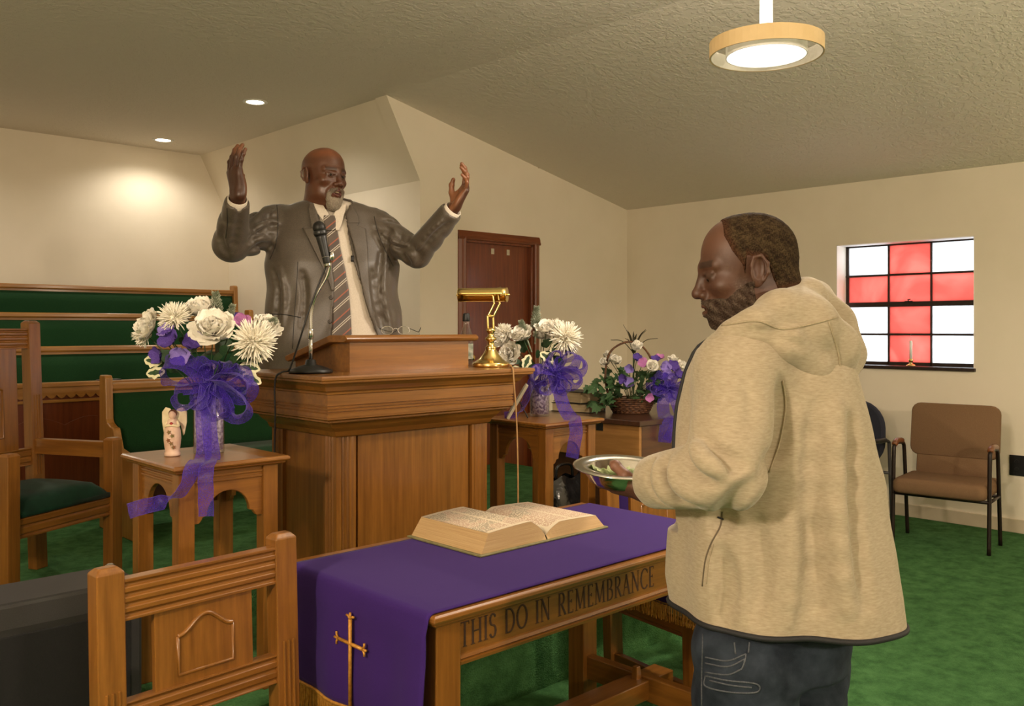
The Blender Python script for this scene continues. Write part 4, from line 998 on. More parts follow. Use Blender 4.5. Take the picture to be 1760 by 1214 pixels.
# ---- left arrangement
t=thing('vase_arrangement','white and purple silk flowers in a glass vase, left of the pulpit','flowers',(1.365,2.935,ZS),CR)
vase(t,.051,.225)
fl=[('peony',0,-.185,-.01,.425,.07,(-.6,-.5,.35)),('peony',1,-.035,.03,.475,.068,(-.05,-.45,.9)),('peony',0,.035,-.06,.41,.085,(.1,-.6,.6)),('peony',1,-.12,.04,.44,.06,(-.2,-.5,.8)),('peony',0,.185,.03,.42,.06,(.4,-.4,.7))]
for k,i,x,y,z,s,d in fl:
    put(ME['peony'][i],'white_peony',t,(x,y,z),d,s,rnd(0,6)); stem(t,(x,y,z))
for x,y,z,s,d in ((.17,-.06,.38,.074,(.35,-.8,.25)),(-.105,-.03,.46,.055,(-.1,-.7,.5)),(-.215,.0,.405,.042,(-.8,-.5,.1))): put(ME['mum'],'white_mum',t,(x,y,z),d,s); stem(t,(x,y,z))
for k,x,y,z,s,d in (('pansy',-.105,-.07,.385,.042,(-.2,-.9,.3)),('pansy',-.15,-.05,.335,.036,(-.5,-.8,.1)),('pansy',-.02,-.085,.375,.042,(.2,-.9,.5)),('lav',-.06,-.1,.335,.04,(.1,-1,.1)),('lav',-.12,-.06,.41,.035,(-.3,-.6,.8)),('pink',.105,.02,.44,.04,(.2,-.7,.6)),('pink',.145,.04,.43,.03,(.5,-.6,.5)),('pansy',.07,.06,.46,.03,(.1,-.3,1))):
    put(ME[k],{'pansy':'purple_pansy','lav':'lavender_pansy','pink':'mauve_flower'}[k],t,(x,y,z),d,s,rnd(0,6)); stem(t,(x,y,z))
put(ME['pine'],'frosted_pine_sprig',t,(.02,.03,.46),(-.08,0,1),1.15); put(ME['pine'],'frosted_pine_sprig',t,(.05,.04,.44),(.3,0,1),.9); put(ME['pine'],'frosted_pine_sprig',t,(.15,.03,.435),(.95,-.1,.25),1.0)
for k in range(26):
    a=rnd(0,2*PI); rr=rnd(.03,.13); z=rnd(.27,.39); leafput(ME['leaf'],'leaf',t,(rr*math.cos(a),rr*.7*math.sin(a),z),(math.cos(a),math.sin(a)*.8,rnd(-.2,.7)),rnd(.05,.08),rnd(-.6,.6))
for x,z,dx,dz in ((-.14,.31,-1,.15),(-.13,.28,-.9,-.1),(.12,.30,1,-.2),(.13,.27,.9,-.45),(.15,.33,1,.1),(.02,.31,.3,-1)):
    o=build_holly('holly_leaf',t,TR(x,-.05,z)@aim((dx*.2,-1,.25))@RZ(math.atan2(dz,dx)-PI/2)@SC(1.15))
bc=(.035,-.085,.245)

bw=MB().ball(bc,(.02,.02,.022),12,8).build('bow',M_org,t,smooth=True)
for a,l,w_,dp,tl in ((168,.165,.075,0,.1),(205,.125,.065,.01,.3),(140,.09,.06,.02,.4),(20,.125,.075,0,.2),(-11,.13,.08,.01,.4),(-45,.15,.08,.0,.2),(48,.09,.065,.02,.2),(95,.06,.05,.03,.6),(-72,.12,.07,.01,.3),(235,.09,.06,.02,.3)):
    loop(bc,R(a),l,w_,bw,dp,tl,int(a))
ribbon([(.03,-.1,.25),(.02,-.115,.15),(.03,-.135,.06),(.045,-.19,.012),(.05,-.275,.006),(.05,-.315,-.02),(.03,-.325,-.07),(-.02,-.335,-.10),(-.08,-.34,-.115),(-.13,-.34,-.13)],.045,(.8,.2,.3),'bow_tail',bw,twist=-1.2)
ribbon([(.035,-.1,.25),(.035,-.11,.16),(.05,-.135,.07),(.08,-.2,.012),(.09,-.27,.006),(.095,-.31,-.02),(.098,-.318,-.08),(.1,-.32,-.15)],.045,(1,.3,0),'bow_tail',bw,twist=.3)
# ---- right arrangement
random.seed(21)
t=thing('vase_arrangement','white silk flowers with a purple bow in a glass vase, right of the pulpit','flowers',(3.10,3.06,ZS),CR)
vase(t,.047,.21)
for i,x,y,z,s,d in ((0,-.135,-.03,.30,.068,(-.5,-.7,.3)),(1,-.165,.02,.365,.065,(-.6,-.5,.5)),(0,-.085,-.03,.385,.065,(-.3,-.6,.8)),(1,.03,-.02,.41,.066,(0,-.6,.8)),(0,.01,.05,.38,.05,(0,-.5,.9))):
    put(ME['peony'][i],'white_peony',t,(x,y,z),d,s,rnd(0,6)); stem(t,(x,y,z),.14)
for x,y,z,s,d in ((.12,-.05,.38,.08,(.4,-.8,.3)),(.08,.02,.415,.055,(.2,-.5,.9)),(-.175,.03,.40,.05,(-.6,-.5,.6))): put(ME['mum'],'white_mum',t,(x,y,z),d,s); stem(t,(x,y,z),.14)
put(ME['pine'],'frosted_pine_sprig',t,(-.02,.0,.42),(.05,0,1),1.4); put(ME['pine'],'frosted_pine_sprig',t,(-.06,-.03,.37),(-.35,-.1,1),1.25)
for k in range(24):
    a=rnd(0,2*PI); rr=rnd(.03,.12); z=rnd(.22,.36); leafput(ME['leaf'],'leaf',t,(rr*math.cos(a),rr*.7*math.sin(a),z),(math.cos(a),math.sin(a)*.8,rnd(-.2,.7)),rnd(.05,.085),rnd(-.6,.6))
for x,z,dx,dz in ((-.05,.30,-.4,-1),(.0,.31,.7,-.5),(.02,.27,.9,-.7),(-.02,.25,-.1,-1),(.05,.31,.5,.6),(-.1,.24,-.8,-.5),(.06,.24,.3,-1)):
    build_holly('holly_leaf',t,TR(x,-.07,z)@aim((dx*.2,-1,.25))@RZ(math.atan2(dz,dx)-PI/2)@SC(1.25))
bc=(.07,-.08,.215)
bw=MB().ball(bc,(.02,.02,.022),12,8).build('bow',M_org,t,smooth=True)
for a,l,w_,dp,tl in ((15,.14,.075,0,.2),(-21,.12,.08,.01,.3),(46,.13,.07,.0,.2),(81,.10,.065,.02,.3),(-50,.11,.07,.01,.3),(150,.07,.06,.03,.4),(196,.12,.07,.0,.2),(231,.11,.06,.01,.2),(-75,.09,.06,.02,.3)):
    loop(bc,R(a),l,w_,bw,dp,tl,int(a))
ribbon([(.06,-.09,.22),(.09,-.1,.12),(.115,-.13,.045),(.14,-.19,.01),(.15,-.265,.005),(.155,-.29,-.05),(.135,-.295,-.16)],.06,(1,.1,.2),'bow_tail',bw,twist=.6)
ribbon([(.05,-.09,.23),(-.03,-.1,.19),(-.06,-.1,.12),(-.085,-.1,.05),(-.12,-.105,.012),(-.17,-.11,.006)],.05,(.6,-.3,.4),'bow_tail',bw,twist=.8)
# ---- basket arrangement on the side table
random.seed(33)
t=thing('flower_basket','wicker basket of white roses, pansies and ivy on the side table','flowers',(4.27,3.44,ZT),CR)
M_wick=mk('dark_wicker',hexs(64,38,20),.7,col2=hexs(110,70,38),scale=60)
for k in range(8):
    rr=.095+.035*(k/7)**.8; z=.008+.0115*k; n=40; ph=k%2
    MB().tube([((rr+.005*math.cos(PI*(j+ph)))*math.cos(2*PI*j/n)*1.08,(rr+.005*math.cos(PI*(j+ph)))*math.sin(2*PI*j/n),z) for j in range(n)],.006,6,closed=True).build('weaver',M_wick,t,smooth=True)
for j in range(20):
    a=2*PI*j/20; MB().tube([(.1*math.cos(a)*1.05,.097*math.sin(a),.002),(.135*math.cos(a)*1.05,.13*math.sin(a),.1)],.004,5).build('stake',M_wick,t)
MB().lathe([(0,.001),(.095,.001),(.1,.008),(.124,.08),(0,.085)],24,cap=False).build('basket_liner',M_wick,t)
for o_ in (-.008,.008):
    MB().tube(bez([(-.135,o_,.09),(-.155,o_,.22),(-.13,-o_,.36),(-.04,o_,.425),(.05,-o_,.415),(.12,o_,.33),(.14,o_,.2),(.13,o_,.09)],8),.006,6).build('handle_cane',M_wick,t,smooth=True)
for x,y,z,s,d in ((-.15,.02,.29,.05,(-.3,-.5,.8)),(-.1,-.03,.30,.055,(.1,-.5,.8)),(.03,.0,.38,.06,(.05,-.3,1)),(.11,-.08,.275,.058,(.1,-.9,.5)),(.29,.0,.27,.055,(.4,-.6,.6)),(-.13,.05,.33,.045,(-.2,0,1)),(.26,.05,.3,.05,(.1,-.2,1))):
    put(ME['rose'],'white_rose',t,(x,y,z),d,s,rnd(0,6)); stem(t,(x,y,z),.07)
for k,x,y,z,s,d in (('lav',-.02,-.09,.27,.034,(-.2,-1,.2)),('lav',-.03,-.11,.19,.04,(-.1,-1,.1)),('pansy',-.06,-.11,.21,.036,(-.4,-.9,.2)),('pink',.06,-.07,.3,.04,(-.1,-.9,.4)),('pansy',.03,-.04,.33,.035,(0,-.7,.6)),('lav',.19,-.08,.275,.045,(.1,-.9,.3)),('pansy',.24,-.06,.28,.045,(.3,-.8,.4)),('lav',.2,-.1,.235,.04,(.2,-1,0)),('pink',.17,-.02,.33,.035,(0,-.6,.8)),('pansy',.14,-.05,.32,.035,(0,-.7,.7)),('pansy',.27,-.06,.235,.04,(.5,-.8,.2)),('pink',.09,-.13,.1,.032,(0,-1,.1))):
    put(ME[k],{'pansy':'purple_pansy','lav':'lavender_pansy','pink':'mauve_flower'}[k],t,(x,y,z),d,s,rnd(0,6)); stem(t,(x,y,z),.07)
for k in range(64):
    a=rnd(0,2*PI); rr=rnd(.05,.17); z=rnd(.07,.26); x=rr*math.cos(a)*1.2
    leafput(ME['ivy' if k%3 else 'ivyd'],'ivy_leaf',t,(x,rr*.8*math.sin(a)-.02,z),(math.cos(a),math.sin(a)*.8-.4,rnd(-.5,.5)),rnd(.045,.07),rnd(-.8,.8))
for k in range(26):
    x=rnd(-.27,-.1); z=rnd(.05,.22)-.2*max(0,-x-.2); leafput(ME['ivy'],'ivy_leaf',t,(x,rnd(-.1,.02),z),(rnd(-1,.2),-.6,rnd(-.8,.2)),rnd(.05,.075),rnd(-.8,.8))
M_spike=mk('dracaena_leaf',hexs(44,34,26),.5,col2=hexs(66,62,38),scale=20)
for k in range(13):
    a=2*PI*k/13; el=rnd(.25,1.3); l=rnd(.12,.2); d=Vector((math.cos(a)*math.cos(el),math.sin(a)*math.cos(el),math.sin(el))); b=Vector((.03,.1,.36))
    P=bez([b,b+d*l*.5+Vector((0,0,.02)),b+d*l+Vector((0,0,-.03*math.cos(el)))],5); wd=d.cross(Vector((0,0,1))).normalized(); m=MB(); v=[]
    for i,p in enumerate(P):
        w_=.008*(1-(i/(len(P)-1))**2)+.0004; v+=[tuple(p-wd*w_),tuple(p+Vector((0,0,-.003))),tuple(p+wd*w_)]
    m.add(v,[(3*i+j,3*i+j+1,3*i+4+j,3*i+3+j) for i in range(len(P)-1) for j in (0,1)]); m.build('spiky_leaf',M_spike,t,solid=.0008)
MB().tube([(.03,.1,.05),(.03,.1,.37)],.005,6).build('spiky_stem',M_stem,t)
bc=(.21,-.11,.16)
bw=MB().ball(bc,(.02,.02,.02),12,8).build('bow',M_org,t,smooth=True)
for a,l,w_,dp,tl in ((10,.12,.08,0,.4),(40,.12,.08,.01,.5),(75,.10,.07,.02,.5),(140,.13,.08,0,.3),(175,.14,.08,.01,.5),(200,.12,.07,.02,.3),(-25,.12,.08,.0,.5),(-60,.1,.07,.02,.6)): loop(bc,R(a),l*.8,w_*.9,bw,dp,tl-.2,int(a))
ribbon([(.2,-.11,.15),(.17,-.15,.06),(.16,-.25,.008),(.15,-.355,.006),(.145,-.39,-.04),(.135,-.395,-.13)],.07,(1,0,.1),'bow_tail',bw,twist=.4)
ribbon([(.22,-.12,.15),(.25,-.16,.05),(.25,-.25,.008),(.22,-.33,.006),(.2,-.375,-.03),(.15,-.39,-.12)],.06,(1,0,.2),'bow_tail',bw,twist=-.5)
# ================================================================ people: smooth blended volumes, meshed by surface nets
F32=np.float32
class Field:
    def __init__(s,lo,hi,h):
        s.lo=np.array(lo,float); s.h=h; s.n=np.ceil((np.array(hi)-s.lo)/h).astype(int)+1
        s.F=np.full(s.n,1.0,F32); s.ax=[(s.lo[i]+h*np.arange(s.n[i])).astype(F32) for i in range(3)]
    def sl(s,lo,hi):
        a=np.clip(np.floor((np.array(lo)-s.lo)/s.h).astype(int),0,s.n); b=np.clip(np.ceil((np.array(hi)-s.lo)/s.h).astype(int)+1,0,s.n)
        S_=tuple(slice(a[i],b[i]) for i in range(3)); X=s.ax[0][S_[0]][:,None,None]; Y=s.ax[1][S_[1]][None,:,None]; Z=s.ax[2][S_[2]][None,None,:]
        return S_,X,Y,Z
    def put(s,S_,d,k,mode='u'):
        a=s.F[S_]
        if a.size==0: return
        if mode=='s': a=-a
        if mode=='s': d=d
        if k>0: hh=np.maximum(k-np.abs(a-d),0)/k; r=np.minimum(a,d)-hh*hh*k*.25
        else: r=np.minimum(a,d)
        s.F[S_]=-r if mode=='s' else r
    def ell(s,c,r,k=.01,rot=None,mode='u'):
        m=max(r)+k+.02; S_,X,Y,Z=s.sl([c[i]-m for i in range(3)],[c[i]+m for i in range(3)])
        x,y,z=X-c[0],Y-c[1],Z-c[2]
        if rot is not None:
            q=np.array(rot.to_3x3()).T; x,y,z=[q[i][0]*x+q[i][1]*y+q[i][2]*z for i in range(3)]
        k0=np.sqrt((x/r[0])**2+(y/r[1])**2+(z/r[2])**2); k1=np.sqrt((x/r[0]**2)**2+(y/r[1]**2)**2+(z/r[2]**2)**2)+1e-6
        s.put(S_,(k0*(k0-1)/k1).astype(F32),k,mode)
    def cap(s,a,b,ra,rb,k=.01,mode='u',wr=None):
        a=np.array(a,float); b=np.array(b,float); m=max(ra,rb)+k+.03; S_,X,Y,Z=s.sl(np.minimum(a,b)-m,np.maximum(a,b)+m)
        ba=b-a; L2=float(ba@ba)+1e-9; x,y,z=X-a[0],Y-a[1],Z-a[2]
        t=np.clip((x*ba[0]+y*ba[1]+z*ba[2])/L2,0,1)
        d=np.sqrt((x-t*ba[0])**2+(y-t*ba[1])**2+(z-t*ba[2])**2)-(ra+(rb-ra)*t)
        if wr is not None: d=d+wr(t,X,Y,Z)
        s.put(S_,d.astype(F32),k,mode)
    def chain(s,pts,rs,k=.01,mode='u',wr=None):
        for i in range(len(pts)-1): s.cap(pts[i],pts[i+1],rs[i],rs[i+1],k,mode,wr)
    def loft(s,rows,yaw=0,p=2.4,k=.02,wr=None,cut=True):
        """rows: (z,cx,cy,halfwidth,halfdepth)"""
        rows=sorted(rows); A=np.array(rows); zs=A[:,0]; m=A[:,3:].max()+.06
        S_,X,Y,Z=s.sl([A[:,1].min()-m,A[:,2].min()-m,zs[0]-.03],[A[:,1].max()+m,A[:,2].max()+m,zs[-1]+.03])
        z1=Z[0,0]; I=lambda j: np.interp(z1,zs,A[:,j])[None,None,:].astype(F32)
        x=X-I(1); y=Y-I(2); c,sn=math.cos(yaw),math.sin(yaw); xr=c*x+sn*y; yr=-sn*x+c*y
        w_,d_=I(3),I(4)
        f=((np.abs(xr/w_)**p+np.abs(yr/d_)**p)**(1/p)-1)*np.minimum(w_,d_)
        if wr is not None: f=f+wr(xr,yr,Z)
        if cut: f=np.maximum(f,np.maximum(zs[0]-Z,Z-zs[-1]))
        s.put(S_,f.astype(F32),k)
    def mesh(s,smooth=2):
        F=s.F; n=F.shape; C=F<0
        cs=[(i,j,k) for i in (0,1) for j in (0,1) for k in (0,1)]
        def cv(A,c): return A[c[0]:n[0]-1+c[0],c[1]:n[1]-1+c[1],c[2]:n[2]-1+c[2]]
        cnt=sum(cv(C,c).astype(np.int8) for c in cs); act=(cnt>0)&(cnt<8); idx=np.argwhere(act); N=len(idx)
        mp=np.full(act.shape,-1,np.int64); mp[act]=np.arange(N)
        vals={c:F[idx[:,0]+c[0],idx[:,1]+c[1],idx[:,2]+c[2]] for c in cs}
        P=np.zeros((N,3)); W_=np.zeros(N)
        for a in cs:
            for ax in range(3):
                if a[ax]==0:
                    b=list(a); b[ax]=1; b=tuple(b); va,vb=vals[a],vals[b]; m=(va<0)!=(vb<0)
                    t=np.where(m,va/np.where(m,va-vb,1),0); q=np.zeros((N,3)); q[:]=a; q[:,ax]=t; P+=q*m[:,None]; W_+=m
        V=(idx+P/W_[:,None])*s.h+s.lo
        faces=[]
        for ax in range(3):
            o1,o2=(ax+1)%3,(ax+2)%3
            s0=[slice(None)]*3; s1=[slice(None)]*3; s0[ax]=slice(0,n[ax]-1); s1[ax]=slice(1,n[ax])
            e=C[tuple(s0)]!=C[tuple(s1)]; E=np.argwhere(e); E=E[(E[:,o1]>0)&(E[:,o2]>0)&(E[:,o1]<n[o1]-1)&(E[:,o2]<n[o2]-1)]
            fl=C[tuple(s0)][E[:,0],E[:,1],E[:,2]]
            def g(d1,d2):
                q=E.copy(); q[:,o1]-=d1; q[:,o2]-=d2; return mp[q[:,0],q[:,1],q[:,2]]
            Q=np.stack([g(1,1),g(0,1),g(0,0),g(1,0)],1); Q[~fl]=Q[~fl][:,::-1]; faces.append(Q)
        Q=np.concatenate(faces); Q=Q[(Q>=0).all(1)]
        for _ in range(smooth):
            acc=np.zeros_like(V); w_=np.zeros(len(V))
            for i in range(4):
                a,b=Q[:,i],Q[:,(i+1)%4]
                for j in range(3): acc[:,j]+=np.bincount(a,V[b,j],len(V))+np.bincount(b,V[a,j],len(V))
                w_+=np.bincount(a,minlength=len(V))+np.bincount(b,minlength=len(V))
            V=V*.4+.6*acc/np.maximum(w_,1)[:,None]
        return V,Q
def np_obj(name,V,Q,mat,parent,col=None,off=(0,0,0)):
    V=np.asarray(V)-np.array(off); me=bpy.data.meshes.new(name); me.vertices.add(len(V)); me.vertices.foreach_set('co',V.astype(F32).ravel())
    me.loops.add(len(Q)*4); me.loops.foreach_set('vertex_index',Q.astype(np.int32).ravel()); me.polygons.add(len(Q))
    me.polygons.foreach_set('loop_start',np.arange(0,len(Q)*4,4,dtype=np.int32)); me.polygons.foreach_set('use_smooth',np.ones(len(Q),bool)); me.update(); me.validate()
    for m in (mat if isinstance(mat,list) else [mat]): me.materials.append(m)
    if col is not None:
        a=me.color_attributes.new('Col','FLOAT_COLOR','POINT'); c=np.ones((len(V),4),F32); c[:,:3]=col; a.data.foreach_set('color',c.ravel())
    o=bpy.data.objects.new(name,me); COL.objects.link(o); o.parent=parent; return o
def C3(px,py,t): return np.array(((px-880)/1543*t,t,1.5+(565-py)/1543*t))
def bvh_of(V,Q): return BVHTree.FromPolygons([tuple(v) for v in V],[tuple(int(i) for i in q) for q in Q])
def cast(bv,X,Z,y0,t=None):
    d=Vector((X/t,1,(Z-1.5)/t)); return bv.ray_cast(Vector((0,0,1.5))+d*(y0*.5),d.normalized())
def carve(f,bv,paths,r=.006,k=.022,mode='s',sink=.0):
    for pts in paths:
        P=[]
        for q in bez([(a,b,0) for a,b in pts],3):
            d=Vector(((q.x-880)/1543,1,(565-q.y)/1543)); h=bv.ray_cast(Vector((0,0,1.5))+d*.9,d.normalized())
            if h[0] is not None: P.append(np.array(h[0]+d.normalized()*sink))
        n=len(P)
        if n>1: f.chain(P,[r*(.35+.65*math.sin(PI*(i+.5)/n)) for i in range(n)],k,mode)
def decal(bv,rows,t,y0,name,parent,mat,off,lift=.004,th=.003,ns=10,nr=6,fall=None,smooth=True):
    """rows: list of (left px, right px, py): a strip draped on the front of a surface"""
    R_=[]
    for i in range(len(rows)-1):
        for k in range(nr):
            f=k/nr; a,b=rows[i],rows[i+1]; R_.append([a[j]+(b[j]-a[j])*f for j in range(3)])
    R_.append(rows[-1]); v=[]
    for (l,r_,py) in R_:
        for j in range(ns+1):
            px=l+(r_-l)*j/ns; p=C3(px,py,t); h=cast(bv,p[0],p[2],y0,t)
            q=h[0]-Vector((0,lift,0)) if h[0] is not None else (Vector((p[0],v[-1][1]+off[1],p[2])) if v else Vector(p))
            v.append((q.x-off[0],q.y-off[1],q.z-off[2]))
    m=MB().add(v,[(i*(ns+1)+j,i*(ns+1)+j+1,(i+1)*(ns+1)+j+1,(i+1)*(ns+1)+j) for i in range(len(R_)-1) for j in range(ns)])
    return m.build(name,mat,parent,smooth=smooth,solid=th)
def drape(bv,pts,t,y0,r,name,parent,mat,off,lift=.001,n=6,flat=False):
    """a cord lying on the surface along the pixel path"""
    P=[]
    for q in bez([(a,b,0) for a,b in pts],n):
        p=C3(q.x,q.y,t); h=cast(bv,p[0],p[2],y0,t)
        if h[0] is not None: P.append(h[0]-Vector((0,lift,0))-Vector(off))
    if len(P)>1: return MB().tube(P,r,6).build(name,mat,parent,smooth=True)
def M3(cols,t): 
    m=np.eye(4); m[:3,0],m[:3,1],m[:3,2]=cols; m[:3,3]=t; return m
def xf(V,m): return V@m[:3,:3].T+m[:3,3]
def ortho(y,z):
    y=np.array(y,float); y/=np.linalg.norm(y); z=np.array(z,float); z-=y*(y@z); z/=np.linalg.norm(z); return y,z

# ---------------------------------------------------------------- head
def head_field(mouth=.004,ears=True,nape=False):
    f=Field((-.115,-.15,-.235),(.115,.15,.15),.0021)
    f.ell((0,-.014,.042),(.079,.1,.086),.01); f.ell((0,.02,.05),(.07,.07,.07),.02)
    f.ell((0,.03,-.022),(.064,.068,.095),.03); f.ell((0,.036,-.08),(.05,.052,.042),.03); f.ell((0,.078,-.1),(.026,.02,.02),.02)
    for s in (-1,1):
        f.ell((s*.045,.01,-.062),(.024,.042,.036),.03)
        f.ell((s*.047,.062,-.02),(.021,.024,.018),.02)
        f.cap((s*.008,.092,.027),(s*.05,.072,.026),.010,.009,.014)
        f.ell((s*.033,.108,.004),(.019,.019,.013),.014,mode='s')
        f.ell((s*.033,.0805,.0045),(.0175,.0145,.0125),.004)
        f.cap((s*.016,.0935,.0105),(s*.049,.0825,.010),.0042,.004,.004)
        f.cap((s*.017,.0915,-.0045),(s*.048,.082,-.004),.0035,.0035,.004)
        f.cap((s*.016,.098,-.04),(s*.034,.082,-.07),.004,.003,.014,'u')
        f.cap((s*.021,.102,-.034),(s*.036,.092,-.066),.003,.002,.010,'s')
    f.cap((0,.094,.018),(0,.112,-.026),.0085,.0115,.012); f.ell((0,.1155,-.031),(.0135,.0125,.0115),.008)
    for s in (-1,1):
        f.ell((s*.0155,.104,-.0355),(.0095,.0105,.0085),.006); f.ell((s*.008,.113,-.0435),(.0042,.006,.004),.003,mode='s')
    f.ell((0,.085,-.062),(.034,.022,.026),.014)
    for s in (-1,1):
        f.cap((0,.1045,-.0605),(s*.023,.094,-.0655),.0058,.0035,.005); f.cap((0,.1035,-.0745-mouth),(s*.021,.094,-.0685),.0072,.0035,.005)
    f.ell((0,.105,-.067-mouth*.5),(.018,.014,.0016+mouth),.003,mode='s')
    for s in (-1,1):
        if ears:
            rt=Matrix.Rotation(R(12),3,'X')@Matrix.Rotation(s*R(-18),3,'Z')
            f.ell((s*.083,-.012,.0),(.0085,.0205,.034),.005,rt.to_4x4()); f.ell((s*.0925,-.009,.003),(.007,.0125,.022),.003,rt.to_4x4(),'s')
            f.ell((s*.081,-.004,-.026),(.007,.010,.011),.004); f.ell((s*.085,.001,-.004),(.005,.005,.007),.003)
            pts=[(s*.088,.004,.012),(s*.0905,-.004,.029),(s*.093,-.019,.03),(s*.0955,-.03,.012),(s*.094,-.028,-.008),(s*.088,-.018,-.024)]
            f.chain(pts,[.0035]*6,.004)
    f.cap((0,-.022,-.05),(0,-.05,-.25),.058,.066,.03); f.cap((0,.01,-.09),(0,-.02,-.25),.042,.055,.03)
    f.ell((0,.047,-.17),(.012,.012,.014),.02)
    if nape: f.cap((0,-.058,.0),(0,-.085,-.2),.045,.052,.03)
    return f
def noise3(V,s,seed=0):
    r=np.random.RandomState(seed); o=np.zeros(len(V))
    for i in range(6):
        d=r.normal(size=3); d/=np.linalg.norm(d); o+=np.sin(V@d*s*(1+.6*i)+r.uniform(0,6.28))/(1+.4*i)
    return o/3
# ---------------------------------------------------------------- hand: +X thumb side, +Y fingers, palm faces +Z
def hand(curl,spread,thumb,fore=.05,scale=1.0,mirror=False,rf=.0092,frame=None,arm=None):
    fd=np.array((0,-1.0,0))
    if arm is not None:
        fd=frame.T@(np.array(arm)/np.linalg.norm(arm)); fd[0]*=-1 if mirror else 1
    en=fd*(fore+.02); f=Field(np.minimum((-.085,-.05,-.075),en-.045),np.maximum((.1,.215,.13),en+.045),.0021)
    for s in (1,-1): f.chain([(s*.012,.018,0),(s*.012,.0,0),(s*.009+en[0],en[1],en[2])],[.019,.0195,.024],.012)
    base=[(.031,.094,.0),(.0105,.099,-.002),(-.0105,.095,-.001),(-.030,.085,.002)]
    L=[(.046,.027,.021),(.050,.031,.023),(.046,.029,.022),(.036,.022,.019)]; r0=[rf,rf*1.03,rf*.98,rf*.86]
    nails=[]
    for i,b in enumerate(base):
        f.cap((b[0]*.55,.012,0),b,.0145,r0[i]+.0025,.012)
        if i<3: n=base[i+1]; f.cap(((b[0]+n[0])/2*.8,.03,.001),((b[0]+n[0])/2,.086,.0),.012,.0105,.01)
    f.ell((.027,.038,.011),(.017,.033,.015),.012); f.ell((-.026,.036,.008),(.014,.036,.014),.012); f.ell((0,.08,.004),(.036,.016,.011),.012)
    def ch(p,a0,sp,ls,rs,ax):
        p=np.array(p,float); a=0; pts=[p]; 
        for l,c in zip(ls,a0):
            a+=R(c); d=np.array((math.sin(R(sp))*math.cos(a),math.cos(R(sp))*math.cos(a),math.sin(a))); p=p+d*l; pts.append(p)
        f2=Field(f.lo,f.lo+f.h*(f.n-1),f.h)
        f2.chain(pts,rs,.003)
        for q,r_ in zip(pts[1:-1],rs[1:-1]): f2.ell(q,(r_*1.07,)*3,.004)
        return f2.F,pts,d
    for i,b in enumerate(base):
        F2,pts,d=ch(b,curl[i],spread[i],L[i],[r0[i]*1.06,r0[i],r0[i]*.93,r0[i]*.8],0)
        k=.004; hh=np.maximum(k-np.abs(f.F-F2),0)/k; f.F=np.minimum(f.F,F2)-hh*hh*k*.25
    # thumb
    p=[np.array(q) for q in thumb]
    f.chain(p,[.0165,.0125,.0112,.0088],.006); f.ell(p[2],(.0118,)*3,.004)
    V,Q=f.mesh(2)
    pal=np.clip((V[:,2]-.004)/.014,0,1)
    V=V*scale
    if mirror: V[:,0]*=-1; Q=Q[:,::-1]
    return V,Q,pal
THUMB_OPEN=[(.020,.022,.008),(.046,.05,.02),(.060,.084,.026),(.066,.112,.024)]
def skin(name,rough=.42):
    m=mk(name,(1,1,1,1),rough,attr='Col',col2=(.86,.84,.82,1),scale=26,detail=5,ramp=(.3,.6),bump=.12,bscale=260,bdist=.003,subs=.04,spec=.55)
    return m
def lin(*c): return np.array(hexs(*c)[:3])
def mixc(a,b,f): return a*(1-f[:,None])+b*f[:,None]
def ss(x,a,b): t=np.clip((x-a)/(b-a),0,1); return t*t*(3-2*t)

